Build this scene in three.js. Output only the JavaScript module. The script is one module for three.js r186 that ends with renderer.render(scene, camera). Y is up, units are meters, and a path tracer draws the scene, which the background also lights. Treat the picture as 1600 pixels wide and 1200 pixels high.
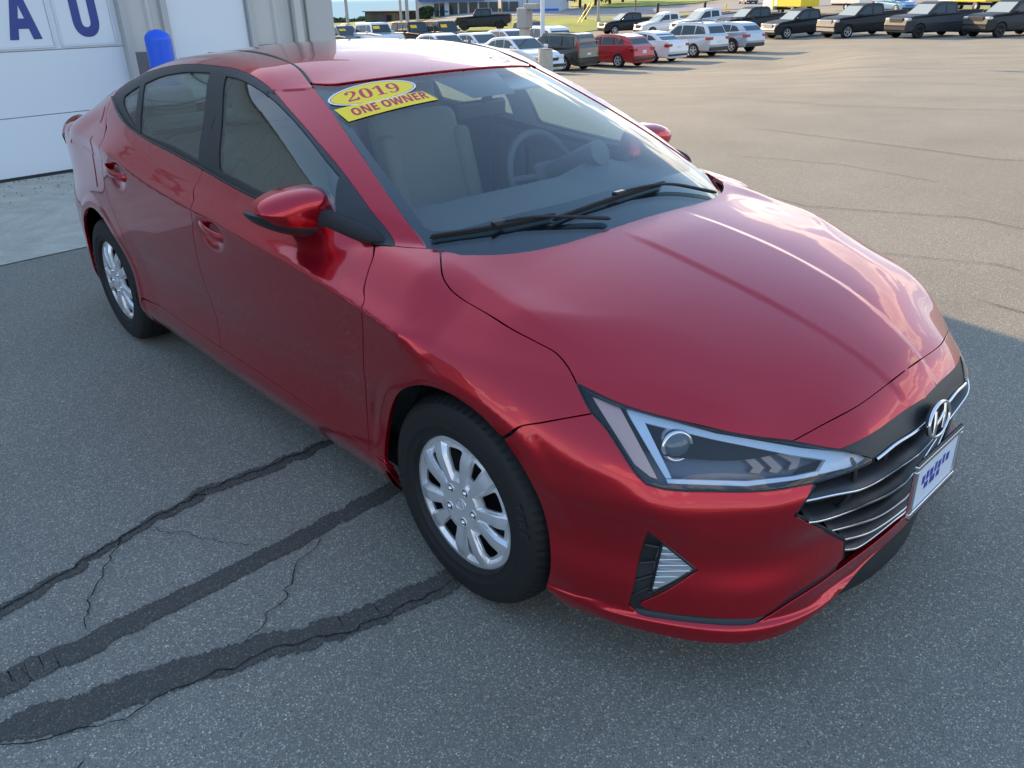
import * as THREE from 'three';
import { mergeGeometries, mergeVertices, toCreasedNormals } from 'three/addons/utils/BufferGeometryUtils.js';
import { RoundedBoxGeometry } from 'three/addons/geometries/RoundedBoxGeometry.js';
import { FontLoader } from 'three/addons/loaders/FontLoader.js';
import { TextGeometry } from 'three/addons/geometries/TextGeometry.js';
import { createNoise3D, createNoise2D } from 'simplex-noise';

const random = seed => () => { seed = (seed + 0x6D2B79F5) | 0; let t = Math.imul(seed ^ (seed >>> 15), 1 | seed); t = (t + Math.imul(t ^ (t >>> 7), 61 | t)) ^ t; return ((t ^ (t >>> 14)) >>> 0) / 4294967296; };
const scene = new THREE.Scene();
// ---------------------------------------------------------------- camera, sky, sun, exposure
const camera = new THREE.PerspectiveCamera(52.72, 4 / 3, 0.05, 900);
{
  const yaw = -2.392969, pitch = 0.464352, roll = -0.016775, f = new THREE.Vector3(Math.cos(yaw) * Math.cos(pitch), -Math.sin(pitch), Math.sin(yaw) * Math.cos(pitch));
  const r = new THREE.Vector3().crossVectors(f, new THREE.Vector3(0, 1, 0)).normalize(), u = new THREE.Vector3().crossVectors(r, f);
  camera.position.set(2.74682, 1.57265, 1.95526);
  camera.up.copy(u).multiplyScalar(Math.cos(roll)).addScaledVector(r, -Math.sin(roll));
  camera.lookAt(camera.position.clone().add(f));
}
const SUN = new THREE.Vector3(-0.985, 0.335, -0.170).normalize();
const noise3 = createNoise3D(random(7)), noise2 = createNoise2D(random(11));
const fbm3 = (x, y, z, n) => { let a = 0, w = 0.5; for (let i = 0; i < n; i++) { a += w * noise3(x, y, z); x *= 2.03; y *= 2.03; z *= 2.03; w *= 0.52; } return a; };
const fbm2 = (x, y, n) => { let a = 0, w = 0.5; for (let i = 0; i < n; i++) { a += w * noise2(x, y); x *= 2.07; y *= 2.07; w *= 0.52; } return a; };
{
  const W = 1536, H = 768, data = new Float32Array(W * H * 4);
  const smooth = (a, b, v) => { const t = Math.min(1, Math.max(0, (v - a) / (b - a))); return t * t * (3 - 2 * t); };
  for (let j = 0; j < H; j++) for (let i = 0; i < W; i++) {
    const el = ((j + 0.5) / H - 0.5) * Math.PI, az = ((i + 0.5) / W - 0.5) * 2 * Math.PI;
    const x = Math.cos(el) * Math.cos(az), y = Math.sin(el), z = Math.cos(el) * Math.sin(az), up = Math.max(y, 0);
    const g = Math.max(0, x * SUN.x + y * SUN.y + z * SUN.z), h = Math.pow(1 - up, 6.5);
    const m = Math.pow(1 - up, 2.0); let c = [0.17 + 0.12 * m + 0.38 * h, 0.29 + 0.16 * m + 0.33 * h, 0.50 + 0.17 * m + 0.14 * h];
    const glow = 0.35 * Math.pow(g, 6) + 0.5 * Math.pow(g, 40);
    c = c.map((v, k) => v + glow * [1, 0.85, 0.62][k]);
    if (y < 0) c = [0.21, 0.31, 0.38];
    if (y > 0.005) {                                         // fair-weather cumulus, seen ever more edge-on towards the horizon
      const s = 1 / (y + 0.09), px = x * s, pz = z * s;
      let d = fbm3(px * 0.62 + 21.83, pz * 0.62 + 13.94, 0.4, 6) + 0.30 * fbm3(px * 2.6 + 21.83, pz * 2.6 + 13.94, 4.2, 4);
      const cover = 0.04 - 0.95 * smooth(0.28, 0.46, y);
      const a = smooth(0.0, 0.10, d + cover - 0.06) * smooth(0.004, 0.06, y);
      const core = smooth(0.1, 0.5, d + cover), sun = 0.75 + 0.6 * Math.pow(g, 2);
      const cl = [1.50 * sun - 0.50 * core, 1.40 * sun - 0.42 * core, 1.20 * sun - 0.24 * core];
      c = c.map((v, k) => v + (cl[k] - v) * a * 0.92);
    }
    const o = (j * W + i) * 4; data[o] = c[0] * 0.70; data[o + 1] = c[1] * 0.70; data[o + 2] = c[2] * 0.70; data[o + 3] = 1;
  }
  const sky = new THREE.DataTexture(data, W, H, THREE.RGBAFormat, THREE.FloatType);
  sky.mapping = THREE.EquirectangularReflectionMapping; sky.magFilter = sky.minFilter = THREE.LinearFilter; sky.wrapS = THREE.RepeatWrapping; sky.needsUpdate = true;
  scene.background = sky; scene.environment = sky;
}
const sun = new THREE.DirectionalLight(new THREE.Color().setRGB(1, 0.72, 0.42), 3.2);
sun.position.copy(SUN).multiplyScalar(60); sun.castShadow = true; sun.shadow.mapSize.set(4096, 4096);
Object.assign(sun.shadow.camera, { left: -70, right: 70, top: 70, bottom: -70, near: 1, far: 200 });
scene.add(sun, sun.target);
const renderer = new THREE.WebGLRenderer({ antialias: true });
renderer.toneMapping = THREE.LinearToneMapping; renderer.toneMappingExposure = 3.25; renderer.shadowMap.enabled = true;
// ---------------------------------------------------------------- names, labels, materials
const used = {};
function numbered(n) { const k = used[n] = (used[n] ?? -1) + 1; return k ? `${n}_${String(k).padStart(3, '0')}` : n; }
function tag(o, label, category, group) { o.userData = { label, category }; if (group) o.userData.group = group; return o; }
function thing(name, label, category, p = [0, 0, 0], turn = 0, group) { const o = new THREE.Group(); o.name = numbered(name); o.position.set(...p); o.rotation.y = turn; tag(o, label, category, group); scene.add(o); return o; }
function part(parent, name, geo, material, label) { const m = new THREE.Mesh(geo, material); m.name = name; if (label) m.userData.label = label; parent.add(m); return m; }
function struct(name, geo, material) { const m = new THREE.Mesh(geo, material); m.name = numbered(name); m.userData.kind = 'structure'; scene.add(m); return m; }
const font = await new FontLoader().loadAsync('fonts/droid/droid_sans_bold.typeface.json');
const std = (c, rough = 0.6, metal = 0, more = {}) => new THREE.MeshStandardMaterial({ color: Array.isArray(c) ? new THREE.Color().setRGB(...c) : c, roughness: rough, metalness: metal, ...more });
const phys = (c, more) => new THREE.MeshPhysicalMaterial({ color: Array.isArray(c) ? new THREE.Color().setRGB(...c) : c, ...more });
const M = {
  paint: phys([0.46, 0.0008, 0.013], { metalness: 0.72, roughness: 0.25, clearcoat: 0.9, clearcoatRoughness: 0.015 }),
  gloss: std([0.012, 0.013, 0.015], 0.18), satin: std([0.02, 0.021, 0.023], 0.42), matt: std([0.018, 0.018, 0.019], 0.75), black: std([0.006, 0.006, 0.006], 0.9),
  chrome: std([0.78, 0.78, 0.79], 0.10, 1), silver: phys([0.72, 0.73, 0.75], { metalness: 0.6, roughness: 0.30, clearcoat: 0.4, clearcoatRoughness: 0.2 }),
  rubber: std([0.0075, 0.0075, 0.008], 0.68), steel: std([0.22, 0.21, 0.20], 0.45, 0.8), rim: std([0.02, 0.02, 0.022], 0.6),
  screen: phys([0.84, 0.95, 0.95], { transmission: 1, thickness: 0, roughness: 0.0, ior: 1.65, metalness: 0 }),
  tint: phys([0.40, 0.52, 0.47], { transmission: 1, thickness: 0, roughness: 0.0, ior: 2.0 }),
  lens: phys([0.93, 0.95, 0.97], { transmission: 1, thickness: 0, roughness: 0.0, ior: 1.5 }),
};
// ---------------------------------------------------------------- body surface of the sedan (x forward, y up, z to its right; front axle at x 1.35)
const clamp = (v, a, b) => Math.min(b, Math.max(a, v));
const sstep = (a, b, v) => { const t = clamp((v - a) / (b - a), 0, 1); return t * t * (3 - 2 * t); };
// shape-preserving cubic through (xs, ys)
function pchip(xs, ys) {
  const n = xs.length, h = [], d = [], m = new Array(n);
  for (let i = 0; i < n - 1; i++) { h[i] = xs[i + 1] - xs[i]; d[i] = (ys[i + 1] - ys[i]) / h[i]; }
  m[0] = d[0]; m[n - 1] = d[n - 2];
  for (let i = 1; i < n - 1; i++) {
    if (d[i - 1] * d[i] <= 0) m[i] = 0;
    else { const a = 2 * h[i] + h[i - 1], b = h[i] + 2 * h[i - 1]; m[i] = (a + b) / (a / d[i - 1] + b / d[i]); }
  }
  return v => {
    if (v <= xs[0]) return ys[0] + (v - xs[0]) * m[0];
    if (v >= xs[n - 1]) return ys[n - 1] + (v - xs[n - 1]) * m[n - 1];
    let i = 0; while (v > xs[i + 1]) i++;
    const t = (v - xs[i]) / h[i], t2 = t * t, t3 = t2 * t;
    return (2 * t3 - 3 * t2 + 1) * ys[i] + (t3 - 2 * t2 + t) * h[i] * m[i] + (-2 * t3 + 3 * t2) * ys[i + 1] + (t3 - t2) * h[i] * m[i + 1];
  };
}
// natural smooth spline (C2)
function cspline(xs, ys) {
  const n = xs.length, a = [], b = [], c = [], r = [], m = new Array(n).fill(0);
  for (let i = 1; i < n - 1; i++) {
    const h0 = xs[i] - xs[i - 1], h1 = xs[i + 1] - xs[i];
    a[i] = h0; b[i] = 2 * (h0 + h1); c[i] = h1; r[i] = 6 * ((ys[i + 1] - ys[i]) / h1 - (ys[i] - ys[i - 1]) / h0);
  }
  for (let i = 2; i < n - 1; i++) { const w = a[i] / b[i - 1]; b[i] -= w * c[i - 1]; r[i] -= w * r[i - 1]; }
  for (let i = n - 2; i > 0; i--) m[i] = (r[i] - (i < n - 2 ? c[i] * m[i + 1] : 0)) / b[i];
  return v => {
    v = clamp(v, xs[0], xs[n - 1]);
    let i = 0; while (i < n - 2 && v > xs[i + 1]) i++;
    const h = xs[i + 1] - xs[i], A = (xs[i + 1] - v) / h, B = 1 - A;
    return A * ys[i] + B * ys[i + 1] + ((A * A * A - A) * m[i] + (B * B * B - B) * m[i + 1]) * h * h / 6;
  };
}
const smax = (a, b, k) => { const h = Math.max(k - Math.abs(a - b), 0) / k; return Math.max(a, b) + h * h * k * 0.25; };
// lines along the side: character crease, belt
const creaseY = cspline([-2.3, -1.6, -1.217, -0.93, -0.518, 0.026, 0.322, 0.673, 1.005, 1.4], [1.0, 1.025, 1.022, 1.002, 0.945, 0.905, 0.886, 0.862, 0.825, 0.77]);
const beltZ = cspline([-1.9, -1.4, -1.0, -0.5, 0, 0.5, 0.9, 1.2, 1.5], [0.715, 0.775, 0.808, 0.826, 0.829, 0.822, 0.803, 0.782, 0.75]);
const plumpZ = cspline([-1.9, -1.5, -1.1, -0.5, 0, 0.5, 1.0, 1.3, 1.6], [0.858, 0.88, 0.892, 0.897, 0.899, 0.897, 0.892, 0.89, 0.888]);
const rearTaper = pchip([-1.9, -1.5, -1.2, -0.9, -0.6], [0.125, 0.072, 0.028, 0.004, 0]);
const roofZ = cspline([-1.9, -1.4, -1.0, -0.5, 0, 0.5, 1.0, 1.4], [0.51, 0.575, 0.622, 0.648, 0.653, 0.656, 0.642, 0.62]);
function sideWidth(x, y) {
  const xc = clamp(x, -1.9, 1.5), p = plumpZ(xc), b = beltZ(xc), r = roofZ(xc), yc = creaseY(xc);
  const cr = 0.024 * (1 - sstep(0.75, 1.25, xc)) * sstep(-2.2, -1.6, xc) + 0.006;
  const low = 0.44 + 0.02 * sstep(0.3, -0.9, xc);
  const ti = rearTaper(xc), pc = p - ti;
  const below = pchip([0.13, 0.2, 0.235, 0.30, low, low + 0.08, 0.62, 0.73, yc], [p - 0.12, p - 0.062, p - 0.04, p - 0.021, p - 0.029, p - 0.022, p - 0.008 - ti * 0.15, p - 0.001 - ti * 0.4, pc]);
  const cup = 0.024 * (Math.exp(-Math.pow((x - 0.085) / 0.062, 2) - Math.pow((y - 0.842) / 0.036, 2)) + Math.exp(-Math.pow((x + 0.845) / 0.062, 2) - Math.pow((y - 0.918) / 0.036, 2)));   // hollows behind the door handles
  if (y < yc - 0.06) return below(y) - cup;
  const yb = Math.max(0.97, yc + 0.075);
  const above = pchip([yc, yc + 0.035, yb, yb + 0.12, 1.35, 1.5], [pc, pc - (pc - b) * 0.40 - cr * 0.25, b, b - 0.042 - (yb - 0.97) * 0.1, r, r - 0.12]);
  if (y > yc + 0.06) return above(y) - cup;
  const w = -smax(-Math.min(below(Math.min(y, yc)), pc), -(above(y)), 0.012);
  return w - cup;
}
// raised lips round the wheel openings
function flare(x, y) {
  let s = 0;
  for (const [cx, cy, a] of [[1.375, 0.325, 0.012], [-1.335, 0.33, 0.014]]) {
    const d = Math.hypot(x - cx, y - cy);
    if (d < 0.62 && y > 0.12) s += a * (1 - sstep(0.40, 0.60, d)) * (0.55 + 0.45 * (1 - sstep(0.385, 0.43, d)));
  }
  return s;
}
// plan outline of nose and tail, as a radius about (+-1.2, 0)
const polar = (pts, c) => { const q = pts.map(([x, z]) => [Math.atan2(z, x - c), Math.hypot(x - c, z)]); return cspline(q.map(e => e[0]), q.map(e => e[1])); };
const nosePlan = polar([[2.21, -0.2], [2.222, 0], [2.21, 0.2], [2.188, 0.38], [2.145, 0.53], [2.07, 0.65], [1.965, 0.745], [1.86, 0.803], [1.70, 0.857], [1.5, 0.884], [1.2, 0.89], [0.9, 0.892]], 1.2);
const tailPlan = polar([[2.355, -0.2], [2.37, 0], [2.355, 0.2], [2.31, 0.42], [2.24, 0.57], [2.12, 0.70], [1.98, 0.785], [1.8, 0.845], [1.5, 0.882], [1.2, 0.892], [0.9, 0.892]], 1.2);
const noseCorner = th => 0.022 * Math.pow(Math.cos(clamp((th - 0.535) / 0.30, -1, 1) * Math.PI / 2), 2);
const noseOff = pchip([0.12, 0.16, 0.185, 0.222, 0.24, 0.30, 0.40, 0.50, 0.545, 0.60, 0.66, 0.72, 0.80, 1.0], [-0.08, -0.035, 0, 0.004, -0.012, -0.012, -0.028, -0.004, 0.010, -0.004, -0.035, -0.09, -0.24, -0.75]);
const tailOff = pchip([0.12, 0.2, 0.3, 0.5, 0.62, 0.8, 0.98, 1.05, 1.15], [-0.10, -0.04, -0.01, 0.005, 0.005, -0.03, -0.02, 0.0, -0.15]);
function sideField(x, y, z) {
  if (x <= 1.2 && x >= -1.2) return z - sideWidth(x, y) - flare(x, y);
  const front = x > 0, dx = front ? x - 1.2 : -1.2 - x, th = Math.atan2(z, dx);
  const xs = front ? Math.min(1.2 + 0.32 * dx, 1.5) : -Math.min(1.2 + 0.6 * dx, 1.9), ref = plumpZ(xs);
  const ws = sstep(0.62, 1.5, th), R = front ? nosePlan(th) : tailPlan(th);
  return Math.hypot(dx, z) - R - ws * (sideWidth(xs, y) - ref) - (1 - ws) * (front ? noseOff(y) + noseCorner(th) * (1 - sstep(0.2, 0.42, y)) : tailOff(y)) - flare(x, y);
}
// bonnet, windscreen, roof, rear screen and boot as a height over (x, z)
const hoodMid = cspline([0.9, 1.27, 1.35, 1.6, 1.84, 2.0, 2.125, 2.20, 2.25, 2.32], [0.985, 0.952, 0.942, 0.901, 0.843, 0.785, 0.712, 0.64, 0.56, 0.40]);
const hoodBow = pchip([0.9, 1.1, 1.39, 1.6, 1.8, 1.93, 2.08, 2.2], [0.05, 0.07, 0.115, 0.112, 0.135, 0.185, 0.33, 0.34]);
const outerCrease = pchip([0.95, 1.15, 1.39, 1.6, 1.8, 1.93, 2.03, 2.08], [0.66, 0.68, 0.70, 0.683, 0.642, 0.572, 0.505, 0.46]);
const innerCrease = pchip([1.2, 1.35, 1.6, 1.84, 2.0, 2.12, 2.2], [0.15, 0.165, 0.168, 0.152, 0.125, 0.10, 0.08]);
const hoodRear = z => 1.272 - 0.83 * z ** 4;
function hoodHeight(x, z) {
  const zo = outerCrease(x), zi = innerCrease(x), e = z - zo;
  let y = hoodMid(x) - hoodBow(x) * z * z;
  const f = sstep(1.12, 1.3, x);
  if (e > 0) y -= 0.36 * e * f + 0.5 * e * e;                                   // falls away outside the outer crease
  else y += 0.007 * f * Math.exp(-Math.pow(e / 0.075, 2)) - 0.007 * f;                     // and rises to it from inside
  y += 0.0042 * sstep(1.28, 1.45, x) * (1 - sstep(-0.014, 0.014, z - zi));      // low plateau between the two inner creases
  return y;
}
const roofMid = cspline([-1.35, -1.2, -0.9, -0.6, -0.3, 0, 0.25, 0.42, 0.6], [1.25, 1.305, 1.370, 1.406, 1.416, 1.400, 1.368, 1.337, 1.29]);
const roofBow = pchip([-1.3, -0.8, -0.3, 0, 0.25, 0.5], [0.16, 0.10, 0.09, 0.11, 0.22, 0.26]);
const screenTop = z => 0.425 - 0.62 * z * z;
const screenBase = z => hoodRear(z) + 0.05;
const roofHeight = (x, z) => roofMid(x) - roofBow(x) * z * z;
function screenHeight(x, z) {
  const xt = screenTop(z), xb = screenBase(z), yt = roofHeight(xt, z) - 0.004, yb = hoodMid(xb) - hoodBow(xb) * z * z - 0.035 , t = (x - xt) / (xb - xt);
  return yt + (yb - yt) * t + 0.092 * t * (1 - t);
}
const rearTop = z => -1.08 + 0.30 * z * z, rearBase = z => -1.93 + 0.35 * z * z;
const deckMid = cspline([-2.45, -2.36, -2.25, -2.1, -1.95, -1.8], [0.965, 1.026, 1.046, 1.042, 1.046, 1.068]);
function rearHeight(x, z) {
  const xt = rearTop(z), xb = rearBase(z), t = (xt - x) / (xt - xb), yt = roofHeight(xt, z) - 0.004, yb = deckMid(xb) - 0.06 * z * z - 0.005;
  return yt + (yb - yt) * t + 0.06 * t * (1 - t);
}
function topHeight(x, z) {
  const xr = hoodRear(z) - 0.06 * sstep(0.56, 0.68, z), dl = 0.16 * sstep(0.60, 0.74, z);
  if (x > xr) return hoodHeight(x, z);
  if (x > xr - dl) { const w = sstep(xr - dl, xr, x); return hoodHeight(x, z) * w + screenHeight(x, z) * (1 - w); }
  if (x > screenTop(z)) return screenHeight(x, z);
  if (x > rearTop(z)) return roofHeight(x, z);
  if (x > rearBase(z)) return rearHeight(x, z);
  return deckMid(x) - 0.06 * z * z;
}
function bodyField(x, y, z) {
  z = Math.abs(z);
  const k = x > 0.8 ? 0.055 + 0.003 * sstep(0.85, 1.15, x) + 0.09 * sstep(1.86, 2.1, x) * sstep(0.25, 0.5, z) - 0.015 * sstep(1.8, 2.1, x) * (1 - sstep(0.25, 0.5, z))   : 0.075 - 0.02 * sstep(0.1, 0.5, x);
  return smax(sideField(x, y, z), (y - topHeight(x, z)) * 0.85, k);
}
function bodyNormal(x, y, z, e = 0.0025) {
  const n = [bodyField(x + e, y, z) - bodyField(x - e, y, z), bodyField(x, y + e, z) - bodyField(x, y - e, z), bodyField(x, y, z + e) - bodyField(x, y, z - e)];
  const l = Math.hypot(...n) || 1;
  return n.map(v => v / l);
}
// first point of the body on the line p + t d, coming from t0
function castBody(p, d, t0 = -0.6, t1 = 0.8, field = bodyField) {
  let t = t0, last = t0, fl = 1;
  for (let i = 0; i < 160; i++) {
    const v = field(p[0] + d[0] * t, p[1] + d[1] * t, p[2] + d[2] * t);
    if (v < 0) break;
    last = t; fl = v; t += Math.max(0.004, v * 0.5);
    if (t > t1) return null;
  }
  let a = last, b = t;
  for (let i = 0; i < 26; i++) { const m = (a + b) / 2; if (field(p[0] + d[0] * m, p[1] + d[1] * m, p[2] + d[2] * m) < 0) b = m; else a = m; }
  t = (a + b) / 2;
  return [p[0] + d[0] * t, p[1] + d[1] * t, p[2] + d[2] * t];
}
// ---------------------------------------------------------------- lie of the land, over distance and bearing from the camera
const EYE = [2.74682, 1.57265, 1.95526];
const BEARINGS = [-2.741, -2.591, -2.504, -2.415, -2.326, -2.238, -2.097, -1.967, -1.797];
const RANGES = [0, 9, 14, 25, 40, 55, 70, 90, 120, 200, 400, 900];
const LAND = [
  [0, 0, -0.15, -0.75, -1.50, -1.75, -2.00, -2.30, -2.60, -4.20, -8.5, -20],
  [0, 0, -0.15, -0.75, -1.50, -1.75, -2.00, -2.20, -2.40, -3.90, -8.3, -20],
  [0, 0, -0.15, -0.75, -1.52, -1.75, -1.95, -1.75, -1.30, -2.60, -7.0, -18],
  [0, 0, -0.15, -0.75, -1.58, -1.75, -1.90, -1.25, -0.60, 1.00, 3.0, 8],
  [0, 0, -0.15, -0.75, -1.65, -1.80, -1.95, -1.20, -0.55, 0.00, 4.0, 10],
  [0, 0, -0.15, -0.75, -1.65, -1.75, -1.90, -1.30, -0.40, 1.60, 8.0, 20],
  [0, 0, -0.12, -0.65, -1.52, -1.45, -1.30, -0.90, 0.00, 2.00, 8.0, 20],
  [0, 0, -0.10, -0.45, -0.95, -1.10, -1.05, -0.50, 0.30, 2.50, 8.0, 20],
  [0, 0, -0.08, -0.40, -0.80, -0.95, -0.90, -0.40, 0.40, 2.50, 8.0, 20],
].map(r => pchip(RANGES, r));
function landHeight(x, z) {
  const dx = x - EYE[0], dz = z - EYE[2], D = Math.hypot(dx, dz); let a = Math.atan2(dz, dx); if (a > 0.9) a -= 2 * Math.PI;
  if (D < 9) return 0;
  a = clamp(a, BEARINGS[0], BEARINGS[8]);
  let i = 0; while (i < 7 && a > BEARINGS[i + 1]) i++;
  const t = (a - BEARINGS[i]) / (BEARINGS[i + 1] - BEARINGS[i]), w = t * t * (3 - 2 * t), d = Math.min(D, 890);
  return LAND[i](d) * (1 - w) + LAND[i + 1](d) * w;
}
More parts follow.
